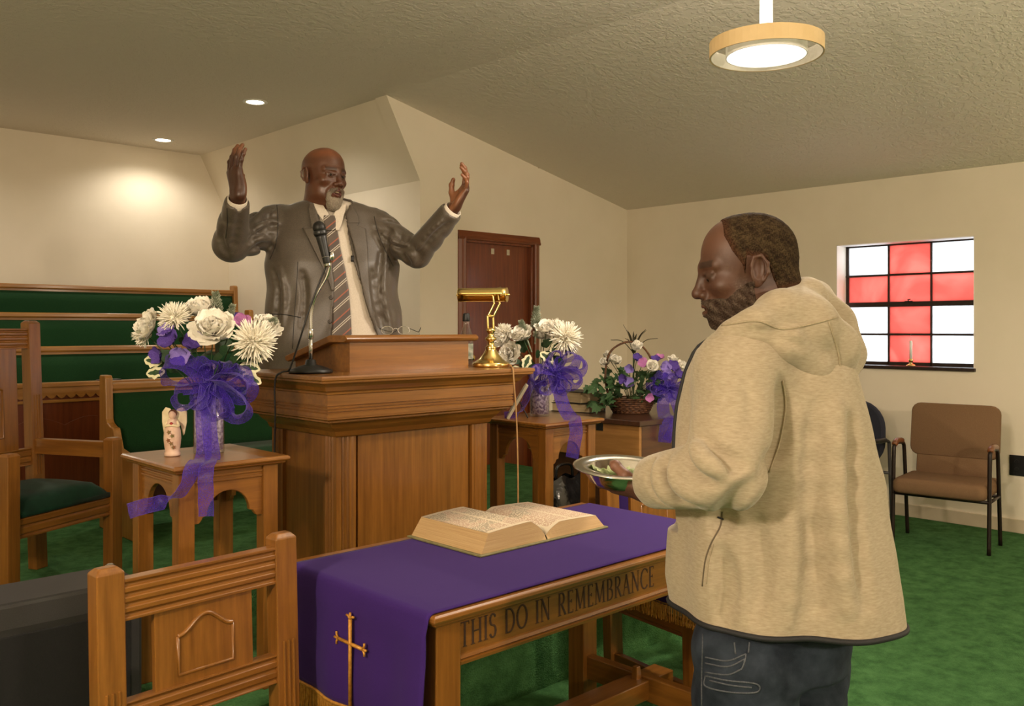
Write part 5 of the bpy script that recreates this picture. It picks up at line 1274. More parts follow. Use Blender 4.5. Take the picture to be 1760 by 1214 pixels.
# ---------------------------------------------------------------- the preacher
def w_of(c): 
    fx,fy=math.cos(R(YAW)),math.sin(R(YAW)); return (fx*c[1]+fy*c[0],fy*c[1]-fx*c[0],c[2])
def preacher():
    ft=.461; b=C3(572,0,4.32); base=np.array((b[0],b[1],ft))
    t=thing('person','man in a shiny grey suit and striped tie, arms raised, behind the pulpit','person',w_of(base),CR)
    off=base
    # head
    f=head_field(mouth=.0045); V,Q=f.mesh(2); Vl=V.copy()
    yaw=R(-52)      # face direction: right of the lens
    fy=np.array((math.sin(R(50)),-math.cos(R(50)),-.06)); fy/=np.linalg.norm(fy); up=np.array((.06,.0,1)); y_,z_=ortho(fy,up); x_=np.cross(y_,z_)
    hc=C3(556,306,4.24); S_=1.10; Mh=M3((x_*S_,y_*S_,z_*S_),hc); Vh=xf(V,Mh)
    skinc=lin(94,57,39); c=np.tile(skinc,(len(V),1)); x,y,z=Vl.T
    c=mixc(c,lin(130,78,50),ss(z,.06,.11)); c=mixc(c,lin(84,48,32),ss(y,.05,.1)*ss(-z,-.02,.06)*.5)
    lips=((np.abs(z+.068)<.013)&(np.abs(x)<.024)&(y>.092)); c[lips]=lin(92,50,40)
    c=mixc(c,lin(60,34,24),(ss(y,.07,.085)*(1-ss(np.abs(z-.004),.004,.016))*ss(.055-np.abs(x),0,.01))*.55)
    stub=ss(-y,.0,.05)*ss(.055-np.abs(z-.005),0,.03); c=mixc(c,lin(130,118,104),stub*.28*(1+.4*noise3(Vl,900)))
    br=(np.abs(z-.03-.0*x)<.007)&(y>.07)&(np.abs(x)>.012)&(np.abs(x)<.055); c[br]=c[br]*.5
    parts=[(Vh,Q,c)]
    # hands
    curlR=[(16,16,10),(14,14,10),(12,14,10),(4,10,8)]
    dR=C3(407,352,3.90)-C3(397,420,4.06); dR/=np.linalg.norm(dR); wR=C3(407,352,3.90)+dR*.05; y_,z_=ortho((-.18,.10,1),(.62,.74,.28)); FR=np.stack([np.cross(y_,z_),y_,z_],1)
    VR,QR,pR=hand(curlR,(11,3,-8,-27),[(.020,.022,.01),(.042,.045,.032),(.05,.072,.05),(.05,.096,.062)],fore=.05,scale=1.22,mirror=False,frame=FR,arm=-dR)
    x_=np.cross(y_,z_); VRw=xf(VR,M3((x_,y_,z_),wR))
    curlL=[(22,22,14),(26,24,16),(30,26,18),(30,26,18)]
    dL=C3(772,368,4.10)-C3(716,436,4.22); dL/=np.linalg.norm(dL); wL=C3(772,368,4.10)+dL*.045; y_,z_=ortho((.50,-.10,.86),(-.72,-.45,.55)); FL=np.stack([np.cross(y_,z_),y_,z_],1)
    VL,QL,pL=hand(curlL,(6,1,-4,-10),[(.020,.022,.01),(.044,.046,.03),(.052,.074,.044),(.050,.098,.050)],fore=.05,scale=1.06,mirror=True,frame=FL,arm=-dL)
    y_,z_=ortho((.50,-.10,.86),(-.72,-.45,.55)); x_=-np.cross(y_,z_)
    # mirrored hand: local x axis is flipped, keep a right-handed frame
    VLw=xf(VL,M3((np.cross(y_,z_),y_,z_),wL))
    dk,pm=lin(70,41,28),lin(140,90,60)
    parts.append((VRw,QR,mixc(np.tile(dk,(len(VR),1)),pm,pR*.7))); parts.append((VLw,QL,mixc(np.tile(dk*1.15,(len(VL),1)),pm,pL)))
    # hidden trunk so that head and hands belong to one figure
    sR,eR=C3(478,382,4.27),C3(397,420,4.06); sL,eL=C3(645,388,4.33),C3(716,436,4.22)
    f=Field((-1.4,3.7,.45),(-.2,4.7,2.2),.016)
    f.loft([(1.25,base[0],4.33,.17,.12),(1.6,base[0],4.33,.2,.13),(1.95,base[0],4.3,.19,.10),(2.04,base[0],4.28,.12,.08)],R(12)); f.cap(C3(566,372,4.30),C3(560,345,4.27),.07,.06,.02)
    f.chain([sR,eR,wR],[.05,.042,.03],.02); f.chain([sL,eL,wL],[.05,.042,.03],.02)
    for sx in (-.1,.1): f.chain([(base[0]+sx,4.35,1.3),(base[0]+sx*1.1,4.33,.95),(base[0]+sx*1.2,4.36,.58)],[.09,.06,.045],.02)
    V,Q2=f.mesh(1); parts.append((V,Q2,np.tile(skinc,(len(V),1))))
    Vs=[];Qs=[];Cs=[];n=0
    for (v,q,cc) in parts: Vs.append(v);Qs.append(q+n);Cs.append(cc);n+=len(v)
    np_obj('body',np.concatenate(Vs),np.concatenate(Qs),skin('preacher_skin',.36),t,np.concatenate(Cs),off)
    # eyes, teeth, beard
    M_eye=mk('eye_white',hexs(96,76,62),.25); M_iris=mk('dark_iris',hexs(26,14,10),.15)
    for s in (-1,1):
        p=xf(np.array([(s*.033,.0835,.004)]),Mh)[0]-off
        e=MB().ball(tuple(p),.0136,12,9).build('eye',M_eye,t,smooth=True)
        q=xf(np.array([(s*.033+.003,.0935,.004)]),Mh)[0]-off; MB().ball(tuple(q),.0062,10,7).build('iris',M_iris,e,smooth=True)
    q=[tuple(xf(np.array([(x,.0985-.5*x*x/.02,-.0645)]),Mh)[0]-off) for x in np.linspace(-.014,.014,8)]
    MB().tube(q,.0036,6).build('teeth',mk('teeth',hexs(206,186,150),.35),t,smooth=True)
    f=Field((-.06,.03,-.16),(.06,.14,-.03),.0018)
    f.ell((0,.082,-.110),(.034,.027,.032),.012); f.ell((0,.075,-.125),(.026,.024,.022),.012)
    for s in (-1,1):
        f.chain([(s*.012,.1065,-.0535),(s*.027,.0985,-.062),(s*.034,.087,-.078),(s*.03,.082,-.098)],[.0068,.0082,.008,.012],.008)
    f.ell((0,.112,-.072),(.0195,.02,.0125),.003,mode='s')
    V,Q=f.mesh(1); V=V+ (noise3(V,900,3)*.0011)[:,None]*np.sign(V-np.array((0,.07,-.09)))
    c=mixc(np.tile(lin(176,164,146),(len(V),1)),lin(96,78,62),np.clip(.5+.7*noise3(V,1300,5),0,1)*.7); c=mixc(c,lin(70,48,36),ss(V[:,2],-.08,-.06)*.6)
    np_obj('beard',xf(V,Mh),Q,mk('grey_beard',(1,1,1,1),.8,attr='Col',col2=(.6,.6,.6,1),scale=400,bump=.6,bscale=500,bdist=.004,spec=.2),t,c,off)
    # jacket
    yw=R(12); cx0=base[0]
    def row(py,l,r_,d,t_=4.3,dc=0): a=C3(l,py,t_); bb=C3(r_,py,t_); return (a[2],(a[0]+bb[0])/2,t_+dc,(bb[0]-a[0])/2,d)
    rows=[row(345,535,600,.07,4.29),row(352,512,622,.09,4.29),row(366,486,640,.115,4.29),row(385,472,656,.14),row(415,463,668,.165),row(455,459,684,.185),row(500,463,684,.19),row(545,461,688,.195),row(590,456,692,.20),row(640,450,698,.205),row(700,446,702,.20,4.3)]
    def wrk(x,y,z): return .0035*np.sin(22*x+9*z)*np.sin(7*z+3*x)+.0025*np.sin(40*x-25*z)*ss(1.9-z,0,.2)
    def wsl(fr,amp): 
        def g(t_,X,Y,Z): return amp*(.8-1.6*np.abs(np.sin(34*(.9*X+.75*Z)+1.4*np.sin(23*Z-17*X+9*Y)+fr))**.6)*(.25+.75*np.sin(t_*3.14))*(.5+.5*np.sin(15*Y+21*X-9*Z))
        return g
    f=Field((-1.42,3.7,1.12),(-.2,4.62,2.2),.0062)
    f.loft(rows,yw,2.5,.02,wr=wrk)
    f.cap(C3(486,388,4.26),C3(560,365,4.29),.075,.07,.05); f.cap(C3(640,390,4.33),C3(580,368,4.3),.072,.07,.05)
    f.cap(sR,eR,.086,.078,.03,wr=wsl(4.2,.02)); f.cap(eR,C3(407,352,3.90),.078,.054,.02,wr=wsl(2.6,.007))
    f.cap(sL,eL,.078,.066,.03,wr=wsl(4.2,.02)); f.cap(eL,C3(772,368,4.10),.066,.054,.02,wr=wsl(2.8,.006))
    # cut the cuffs flat, hollow them
    for (e,w_,s0) in ((eR,C3(407,352,3.90),.058),(eL,C3(772,368,4.10),.056)):
        d=(w_-e)/np.linalg.norm(w_-e); cu=w_+d*.022
        S_,X,Y,Z=f.sl(cu-.12,cu+.12); pl=(X-cu[0])*d[0]+(Y-cu[1])*d[1]+(Z-cu[2])*d[2]
        f.F[S_]=np.where(pl>-.08,np.maximum(f.F[S_],pl.astype(F32)),f.F[S_])
        f.cap(cu-d*.004,cu+d*.05,s0-.016,s0-.011,.002,'s')
    # open front: cut the channel between the lapels
    op=[(345,532,596),(365,541,588),(400,553,594),(450,570,606),(487,575,617),(540,573,632),(579,570,645),(640,562,662),(720,560,675)]
    S_,X,Y,Z=f.sl((-1.2,3.9,1.1),(-.5,4.32,2.15)); z1=Z[0,0]; za=[C3(0,o[0],4.12)[2] for o in op][::-1]
    lx=np.interp(z1,za,[C3(o[1],0,4.12)[0] for o in op][::-1])[None,None,:]; rx=np.interp(z1,za,[C3(o[2],0,4.12)[0] for o in op][::-1])[None,None,:]
    chn=np.maximum(np.maximum(lx-X,X-rx),Y-4.3).astype(F32)+0*Y
    A=f.F[S_]; f.F[S_]=np.maximum(A,np.minimum(-chn, A+.014+.0*A) if False else np.where(chn<0,np.maximum(A,-(A+.0)-10*0+ -chn*0+ (-(A+.016))*0 + np.minimum(A+.016,-chn)),A))
    Vj,Qj=f.mesh(1); b0=bvh_of(Vj,Qj)
    carve(f,b0,[[(428,412),(452,396),(474,388)],[(430,432),(452,420),(472,428)],[(440,388),(462,374),(474,372)],[(412,362),(407,398),(398,432)],[(384,392),(380,415),(392,440)],[(655,402),(680,422),(702,428)],[(658,386),(688,412),(700,414)],[(704,420),(722,440),(712,464)],[(772,384),(746,402),(726,428)],[(690,436),(700,450),(704,462)],[(470,466),(478,500),(474,560)],[(655,436),(650,500),(662,572)],[(640,468),(644,510),(655,560)],[(520,470),(524,510),(520,560)]],.006,.024)
    carve(f,b0,[[(428,402),(450,386),(468,380)],[(428,422),(450,408),(470,408)],[(652,394),(676,414),(698,421)],[(760,380),(738,400),(716,430)],[(664,430),(660,500),(672,570)],[(482,462),(490,510),(486,560)]],.005,.02,'u',sink=.002)
    Vj,Qj=f.mesh(2)
    M_suit=mk('grey_sharkskin_suit',hexs(66,57,48),.40,col2=hexs(85,75,64),scale=240,detail=2,bump=.12,bscale=500,bdist=.0015,sheen=.15,spec=.5,stretch=(1,1,2.5))
    jk=np_obj('jacket',Vj,Qj,M_suit,t,None,off); bj=bvh_of(Vj,Qj)
    M_seam_shade=mk('black_seam_shade',hexs(18,16,15),.6,col2=hexs(28,25,23),scale=200)  # black for seams and for the painted lapel shadow
    # shirt
    f=Field((-1.25,3.95,1.12),(-.5,4.6,2.2),.008)
    f.loft([(z,cx,cy,max(.03,w_-.02),max(.03,d-.016)) for z,cx,cy,w_,d in rows],yw,2.5,.02); V,Q=f.mesh(2)
    M_shirt=mk('pale_shirt',hexs(196,184,168),.7,col2=hexs(206,195,180),scale=200,bump=.05,bscale=300,bdist=.002)
    sh=np_obj('shirt',V,Q,M_shirt,t,None,off); bs=bvh_of(V,Q)
    # shirt collar leaves
    nb=C3(563,360,4.27)
    for s,pts in ((-1,[(540,342),(548,352),(560,366),(566,378),(556,380),(546,366)]),(1,[(590,352),(585,362),(575,374),(580,396),(588,384),(594,366)])):
        rws=[]
        if s<0: rws=[(538,549,345),(542,558,356),(547,566,368),(553,566,376),(558,563,382)]
        else: rws=[(583,596,352),(579,595,362),(573,592,372),(574,589,384),(579,584,397)]
        decal(bs,rws,4.14,3.8,'shirt_collar',sh,M_shirt,off,lift=.018,th=.006,ns=8)
    # cuffs of the shirt
    for (e,w_,r_) in ((eR,C3(407,352,3.90),.0425),(eL,C3(772,368,4.10),.0415)):
        d=(w_-e)/np.linalg.norm(w_-e); m=MB(); M_=TR(*(w_-d*.0-off))@aim(tuple(d)); m.lathe([(r_,0),(r_,.034),(r_-.004,.035),(r_-.005,0)],28,M=M_,cap=False); m.build('shirt_cuff',M_shirt,t,smooth=True)
    # tie with diagonal stripes
    mt=bpy.data.materials.new('striped_tie'); mt.use_nodes=True; nt=mt.node_tree; N=nt.nodes; L=nt.links; bb=N['Principled BSDF']; bb.inputs['Roughness'].default_value=.5
    tc=N.new('ShaderNodeTexCoord'); sp=N.new('ShaderNodeSeparateXYZ'); L.new(tc.outputs['Object'],sp.inputs[0])
    ml=N.new('ShaderNodeMath'); ml.operation='MULTIPLY_ADD'; ml.inputs[1].default_value=-.95; L.new(sp.outputs[0],ml.inputs[0]); L.new(sp.outputs[2],ml.inputs[2])
    m2=N.new('ShaderNodeMath'); m2.operation='MULTIPLY'; m2.inputs[1].default_value=10.5; L.new(ml.outputs[0],m2.inputs[0]); fr_=N.new('ShaderNodeMath'); fr_.operation='FRACT'; L.new(m2.outputs[0],fr_.inputs[0])
    rp=N.new('ShaderNodeValToRGB'); rp.color_ramp.interpolation='CONSTANT'; el=rp.color_ramp.elements; el[0].color=hexs(88,76,68); el[1].position=.22; el[1].color=hexs(190,180,166)
    for p_,c_ in ((.27,(88,76,68)),(.34,(190,180,166)),(.39,(78,68,64)),(.68,(150,82,62)),(.76,(84,73,66))): e_=el.new(p_); e_.color=hexs(*c_)
    L.new(fr_.outputs[0],rp.inputs[0]); L.new(rp.outputs[0],bb.inputs['Base Color'])
    tie=decal(bs,[(561,578,388),(563,582,405),(566,586,430),(570,594,465),(573,600,500),(573,603,540),(571,605,579),(570,607,620)],4.13,3.8,'necktie',t,mt,off,lift=.009,th=.006,ns=8)
    decal(bs,[(558,576,372),(557,578,378),(560,578,390),(563,576,397)],4.13,3.8,'tie_knot',tie,mt,off,lift=.016,th=.012,ns=8)
    # lapels and collar
    M_lap=M_suit
    decal(bj,[(533,541,350),(531,545,362),(534,548,378),(536,551,392)],4.16,3.8,'collar',jk,M_lap,off,lift=.009,th=.006)
    decal(bj,[(588,600,350),(591,610,360),(594,616,372),(597,618,384)],4.16,3.8,'collar',jk,M_lap,off,lift=.009,th=.006)
    decal(bj,[(520,552,392),(530,557,410),(543,566,436),(556,571,462),(566,574.5,485),(571,575,500)],4.14,3.8,'lapel',jk,M_lap,off,lift=.007,th=.005)
    decal(bj,[(596,617,384),(599,615,388),(600,629,394),(608,632,420),(616,633,455),(624,636,500),(632,641,540),(640,646,570)],4.14,3.8,'lapel',jk,M_lap,off,lift=.008,th=.005)
    decal(bj,[(522,530,395),(533,543,418),(546,556,444),(560,567,470)],4.14,3.8,'lapel_shade_strip',jk,M_seam_shade,off,lift=.002,th=.002)  # black strip painting the shadow along the lapel's outer edge
    for (px,py) in ((569,512),(567,553)):
        p=C3(px,py,4.13); h=cast(bj,p[0],p[2],3.8,4.13)
        if h[0] is not None: MB().lathe([(.0,-.002),(.0095,-.002),(.0095,.002),(.006,.0028),(.0,.002)],16,M=TR(*(np.array(h[0])-off))@aim((0,-1,0))).build('button',mk('brown_button',hexs(50,38,30),.4),jk,smooth=True)
    drape(bj,[(458,540),(490,541),(517,546)],4.13,3.8,.0022,'pocket_seam',jk,M_seam_shade,off)
    drape(bj,[(512,450),(510,490),(506,540),(503,600)],4.13,3.8,.0012,'dart_seam',jk,M_seam_shade,off)
    drape(bj,[(476,352),(478,385),(474,420),(464,446)],4.13,3.8,.0014,'sleeve_seam',jk,M_seam_shade,off)
    drape(bj,[(643,372),(650,400),(662,430),(676,458)],4.13,3.8,.0014,'sleeve_seam',jk,M_seam_shade,off)
    drape(bj,[(390,358),(391,385),(388,410)],4.0,3.5,.0018,'cuff_vent',jk,M_seam_shade,off)
    decal(bs,[(604,611,440),(604,611,450)],4.13,3.8,'pen',t,M_black,off,lift=.012,th=.006,ns=3,nr=3)
    # trousers, shoes (below the pulpit top)
    f=Field((-1.25,4.0,ft),(-.5,4.65,1.5),.014)
    f.loft([(1.0,cx0,4.34,.2,.14),(1.2,cx0,4.33,.22,.16),(1.45,cx0,4.33,.23,.16)],yw,2.3)
    for sx in (-.11,.11): f.chain([(cx0+sx,4.35,1.1),(cx0+sx*1.1,4.33,.9),(cx0+sx*1.25,4.35,.53)],[.12,.092,.075],.03)
    V,Q=f.mesh(2); np_obj('trousers',V,Q,M_suit,t,None,off)
    for sx in (-.137,.137):
        f=Field((cx0+sx-.08,4.1,ft),(cx0+sx+.08,4.5,ft+.14),.007); f.ell((cx0+sx,4.37,ft+.05),(.045,.06,.05),.02); f.ell((cx0+sx,4.25,ft+.032),(.045,.1,.032),.03); V,Q=f.mesh(2); np_obj('shoe',V,Q,M_gloss,t,None,off)
    return t
preacher()

# ---------------------------------------------------------------- man with the offering plate
def plate_man():
    b=C3(1325,0,2.03); base=np.array((b[0],b[1],0.0)); off=base
    t=thing('person','man in a cream hooded sweatshirt holding an offering plate, seen from behind','person',w_of(base),CR)
    # head in profile, bowed
    f=head_field(mouth=.0015,nape=True); V,Q=f.mesh(2); Vl=V.copy()
    fy=np.array((-1,.10,-.16)); y_,z_=ortho(fy,(-.12,-.02,1)); x_=np.cross(y_,z_); hc=C3(1284,468,2.0); S_=1.0; Mh=M3((x_*S_,y_*S_,z_*S_),hc)
    yf=np.interp(f.ax[2],[-.03,.02,.05,.085,.12],[.012,.02,.036,.046,.04]).astype(F32)[None,None,:]; zl=np.interp(f.ax[1],[-.13,-.05,-.034,.008,.016,.05],[-.05,-.05,.02,.036,-.004,-.004]).astype(F32)[None,:,None]
    g=np.maximum(f.ax[1][None,:,None]-yf,zl-f.ax[2][None,None,:]); fh=Field(f.lo,f.lo+f.h*(f.n-1),f.h); fh.F=np.maximum(f.F-.0022,g*.5).astype(F32); ax_=np.abs(f.ax[0])[:,None,None]; fh.F=np.maximum(fh.F,np.where((ax_>.080)&(f.ax[2][None,None,:]<.045),.01,-1))
    VHr,QHr=fh.mesh(2); nzh=noise3(VHr,160,4)+.6*noise3(VHr,420,9)
    chr_=mixc(np.tile(lin(50,38,28),(len(VHr),1)),lin(86,71,50),np.clip(.42+.5*nzh,0,1)); VHr=VHr+(.0006*nzh)[:,None]*(VHr/np.linalg.norm(VHr,axis=1)[:,None])
    gh=np.maximum(VHr[:,1]-np.interp(VHr[:,2],[-.03,.02,.05,.085,.12],[.012,.02,.036,.046,.04]),np.interp(VHr[:,1],[-.13,-.05,-.034,.008,.016,.05],[-.05,-.05,.02,.036,-.004,-.004])-VHr[:,2]); chr_=mixc(chr_,lin(80,52,37),(1-ss(-gh,.0,.02))*.9)
    np_obj('hair',xf(VHr,Mh),QHr,mk('short_greying_hair',(1,1,1,1),.95,attr='Col',col2=(.42,.4,.38,1),scale=300,detail=4,ramp=(.38,.62),bump=.7,bscale=300,bdist=.005,spec=.08),t,chr_,off)
    gy=f.ax[1][None,:,None]; gz_=f.ax[2][None,None,:]; gx=f.ax[0][:,None,None]
    upz=np.interp(f.ax[1],[-.01,.012,.04,.06,.08,.12],[-.02,-.022,-.035,-.05,-.046,-.046]).astype(F32)[None,:,None]
    g=np.maximum(np.maximum(gz_-upz,-.115-gz_),np.maximum(.002-gy,-1)); lipm=np.sqrt((gx/.024)**2+((gy-.1)/.03)**2+((gz_+.068)/.013)**2)-1
    fb=Field(f.lo,f.lo+f.h*(f.n-1),f.h); fb.F=np.maximum(np.maximum(f.F-.0016,g*.4),-lipm*.01).astype(F32); VB,QB=fb.mesh(1)
    cb=mixc(np.tile(lin(50,36,28),(len(VB),1)),lin(108,94,82),np.clip(.4+.5*noise3(VB,300,8),0,1))
    np_obj('beard',xf(VB,Mh),QB,mk('stubble_beard',(.55,.5,.47,1),.9,attr='Col',col2=(1,1,1,1),scale=330,detail=3,ramp=(.42,.62),bump=.8,bscale=330,bdist=.004,spec=.1),t,cb,off)
    x,y,z=Vl.T; sk=lin(78,47,31); c=np.tile(sk,(len(V),1))
    c=mixc(c,lin(94,60,43),ss(z,.03,.08)*ss(y,.0,.06)); c=mixc(c,lin(58,36,26),ss(y,.07,.085)*(1-ss(np.abs(z-.004),.004,.016))*.5)
    hairm=ss(z+.9*(-y)-.0,.0,.02)*ss(.075-y,.0,.03)*ss(z+.05,0,.03)          # hairline behind temple
    nap=ss(-y,-.0,.03)*ss(z+.075,0,.02); hairm=np.clip(np.maximum(hairm*ss(z,.005,.035),nap*ss(-y,.01,.04)),0,1)
    ear=(np.abs(x)>.0775)&(np.abs(z)<.04)&(y<.02)&(y>-.045); hairm[ear]=0
    nz=np.clip(.5+.55*noise3(Vl,1100,2)+.35*noise3(Vl,2300,7),0,1)
    hc_=mixc(np.tile(lin(44,33,26),(len(V),1)),lin(104,88,66),nz*.75); c=c*1.0
    bd=ss(-z,.045,.07)*ss(y,-.01,.02)*ss(z+.135,0,.02); bd=np.maximum(bd,ss(y,.0,.02)*ss(.05-y,0,.02)*ss(-z,.0,.03)*.7)*(1-((np.abs(z+.068)<.009)&(np.abs(x)<.022)&(y>.095)))
    bc_=mixc(np.tile(lin(58,42,34),(len(V),1)),lin(150,138,124),np.clip(nz*1.6-.9,0,1)); c=c*(1-bd[:,None]*.75)+bc_*bd[:,None]*.75
    br=(np.abs(z-.031)<.007)&(y>.07)&(np.abs(x)>.012)&(np.abs(x)<.055); c[br]=c[br]*.45
    parts=[(xf(V,Mh),Q,c)]
    # hands: left near the lens, right beyond
    curl=[(6,14,8),(6,14,8),(6,14,8),(8,14,8)]
    wL=C3(1120,848,2.02); y_,z_=ortho((-.50,.86,-.04),(.05,.10,1)); FL=np.stack([np.cross(y_,z_),y_,z_],1)
    VH,QH,pH=hand(curl,(5,1,-3,-8),[(.020,.022,.012),(.046,.036,.034),(.052,.064,.052),(.040,.09,.054)],fore=.04,scale=1.04,mirror=True,frame=FL,arm=C3(1246,812,1.80)-wL)
    dk,pm=lin(80,48,34),lin(128,86,64)
    # left hand: fingers run away under the rim, palm up
    wL=C3(1120,848,2.02); y_,z_=ortho((-.50,.86,-.04),(.05,.10,1)); ML=M3((np.cross(y_,z_),y_,z_),wL); VL=xf(VH,ML)
    VH2,QH2,_=hand(curl,(5,1,-3,-8),[(.020,.022,.012),(.036,.045,.036),(.034,.072,.055),(.024,.096,.060)],fore=.03,scale=1.0,mirror=False)
    wR=C3(1195,836,2.30); y_,z_=ortho((-.9,-.1,-.05),(0,.1,1)); MR=M3((np.cross(y_,z_),y_,z_),wR); VR=xf(VH2,MR)
    parts.append((VL,QH,mixc(np.tile(dk,(len(VL),1)),pm,pH*.8))); parts.append((VR,QH2,np.tile(dk,(len(VR),1))))
    sL,eL=C3(1272,632,1.91),C3(1246,812,1.80); sR,eR=C3(1395,625,2.2),C3(1320,820,2.36)
    f=Field((.1,1.6,.05),(.95,2.6,1.55),.014)
    f.loft([(.85,base[0],2.03,.15,.13),(1.2,base[0],2.03,.16,.13),(1.42,base[0],2.03,.13,.11)],R(-45)); f.cap(C3(1318,590,2.04),C3(1300,520,2.02),.06,.058,.02)
    f.chain([sL,eL,wL],[.05,.042,.028],.02); f.chain([sR,eR,wR],[.05,.042,.028],.02)
    V,Q2=f.mesh(1); parts.append((V,Q2,np.tile(sk,(len(V),1))))
    Vs=[];Qs=[];Cs=[];n=0
    for (v,q,cc) in parts: Vs.append(v);Qs.append(q+n);Cs.append(cc);n+=len(v)
    np_obj('body',np.concatenate(Vs),np.concatenate(Qs),skin('plate_man_skin',.55),t,np.concatenate(Cs),off)
    for s in (-1,1):
        p=xf(np.array([(s*.033,.0805,.004)]),Mh)[0]-off; e=MB().ball(tuple(p),.0135,12,9).build('eye',mk('eye_white_b',hexs(90,72,60),.25),t,smooth=True)
        q=xf(np.array([(s*.033,.0885,-.002)]),Mh)[0]-off; MB().ball(tuple(q),.0062,10,7).build('iris',mk('dark_iris_b',hexs(26,14,10),.15),e,smooth=True)
    # hooded sweatshirt
    def row(py,l,r_,d,t_=2.03): a=C3(l,py,t_); bb=C3(r_,py,t_); return (a[2],(a[0]+bb[0])/2,t_,(bb[0]-a[0])/2,d)
    HEM=.862
    rows=[row(556,1262,1395,.07),row(575,1236,1422,.09),row(600,1200,1446,.125),row(640,1182,1464,.15),row(700,1168,1480,.17),row(800,1158,1503,.185),row(900,1156,1522,.195),row(1000,1156,1540,.205),(HEM-.01,C3(1356,0,2.03)[0],2.03,.25,.21)]
    def wr(x,y,z): th=np.arctan2(y,x); return .009*np.sin(5*th+2*z+.6)*ss(1.25-z,0,.35)+.005*np.sin(9*th-5*z)*ss(1.35-z,0,.3)+.004*np.abs(np.sin(14*z+3*th))*ss(1.3-z,0,.1)*ss(z-1.0,0,.1)
    def wsl(fr,amp,ph=0): 
        def g(t_,X,Y,Z): return amp*(.8-1.6*np.abs(np.sin(30*(.85*X-.8*Z)+1.3*np.sin(19*Z+15*X+6*Y+ph)+fr))**.6)*(.3+.7*np.sin(np.clip(t_,0,1)*3.14))*(.5+.5*np.sin(13*X+17*Z+9*Y+ph))
        return g
    f=Field((.05,1.55,.80),(.98,2.62,1.62),.0058)
    f.loft(rows,R(-12),2.25,.02,wr=wr)
    f.cap(sL,C3(1330,588,2.04),.08,.075,.06); f.cap(sR,C3(1340,588,2.06),.08,.075,.06)
    f.cap(sL+np.array((0,0,-.012)),eL,.090,.078,.05,wr=wsl(2.2,.007)); cwL=C3(1132,828,1.99); f.cap(eL,cwL,.074,.06,.03,wr=wsl(3.2,.022,1))
    f.cap(sR,eR,.09,.082,.035); cwR=C3(1208,832,2.31); f.cap(eR,cwR,.08,.05,.03)
    for (e,w_) in ((eL,cwL),(eR,cwR)):
        d=(w_-e)/np.linalg.norm(w_-e); cu=w_+d*.03
        S_,X,Y,Z=f.sl(cu-.11,cu+.11); pl=(X-cu[0])*d[0]+(Y-cu[1])*d[1]+(Z-cu[2])*d[2]
        f.F[S_]=np.where(pl>-.07,np.maximum(f.F[S_],pl.astype(F32)),f.F[S_]); f.cap(cu-d*.04,cu+d*.05,.040,.040,.002,'s')
    f.F[:,:,:]=np.maximum(f.F,(HEM-f.ax[2])[None,None,:])
    V,Q=f.mesh(1); b0=bvh_of(V,Q)
    carve(f,b0,[[(1178,770),(1198,800),(1222,822)],[(1142,800),(1150,838),(1182,866)],[(1118,802),(1126,836),(1142,862)],[(1196,758),(1232,788),(1272,796)],[(1345,660),(1348,700),(1338,760),(1312,815)],[(1290,835),(1250,880),(1235,905)],[(1400,700),(1395,850),(1405,1040)],[(1465,720),(1470,880),(1490,1040)],[(1300,900),(1310,980),(1300,1060)],[(1240,950),(1250,1010),(1240,1060)]],.008,.034)
    carve(f,b0,[[(1192,762),(1210,792),(1238,810)],[(1158,795),(1168,832),(1200,856)],[(1130,800),(1138,835),(1156,862)],[(1440,700),(1440,880),(1455,1050)],[(1355,880),(1360,960),(1355,1070)]],.007,.03,'u',sink=.002)
    V,Q=f.mesh(2)
    M_hood=mk('cream_heather_fleece',hexs(152,138,115),.95,col2=hexs(174,160,137),scale=70,stretch=(1,1,5),detail=5,bump=.15,bscale=300,bdist=.003,sheen=.25,spec=.15,ramp=(.3,.7))
    hd=np_obj('sweatshirt',V,Q,M_hood,t,None,off); bv=bvh_of(V,Q)
    M_trim=mk('black_trim',hexs(22,22,26),.7,col2=hexs(30,30,34),scale=300)
    # hem binding follows the lower edge
    zc=HEM+.004; P=[]
    for k in range(90):
        a=2*PI*k/90; d=Vector((math.cos(a),math.sin(a),0)); h=bv.ray_cast(Vector((C3(1356,0,2.03)[0],2.03,zc+.008))+d*.6,-d)
        if h[0] is not None: P.append(Vector((h[0].x,h[0].y,zc))-Vector(off))
    MB().tube(P,.0065,8,closed=True).build('hem_binding',M_trim,hd,smooth=True)
    # hood lying on the shoulders
    f=Field((.3,1.65,1.25),(.98,2.45,1.68),.0056)
    ring=[(1236,584,1.925),(1262,574,1.885),(1300,558,1.865),(1345,532,1.90),(1385,512,2.0),(1398,515,2.12),(1370,525,2.22),(1310,555,2.24),(1250,580,2.17)]
    f.chain([C3(*q) for q in ring],[.020,.026,.032,.036,.04,.04,.036,.03,.022],.03)
    f.chain([C3(1330,545,1.91),C3(1385,560,1.93),C3(1425,600,1.97),C3(1440,640,2.0)],[.045,.062,.06,.035],.03)
    f.chain([C3(1390,530,2.08),C3(1425,560,2.08),C3(1445,610,2.05),C3(1444,642,2.02)],[.05,.055,.05,.032],.03)
    f.chain([C3(1290,565,1.875),C3(1350,590,1.87),C3(1400,632,1.915),C3(1440,650,1.98)],[.028,.036,.034,.026],.02)
    # hollow for the neck and the inner pocket of the hood
    f.cap(C3(1300,520,2.03),C3(1322,590,2.04),.066,.066,.006,'s'); f.cap(C3(1330,520,2.02),C3(1352,545,2.02),.05,.035,.02,'s')
    f.chain([C3(1265,566,1.835),C3(1330,572,1.83),C3(1385,600,1.84)],[.005,.006,.006],.014,'s')
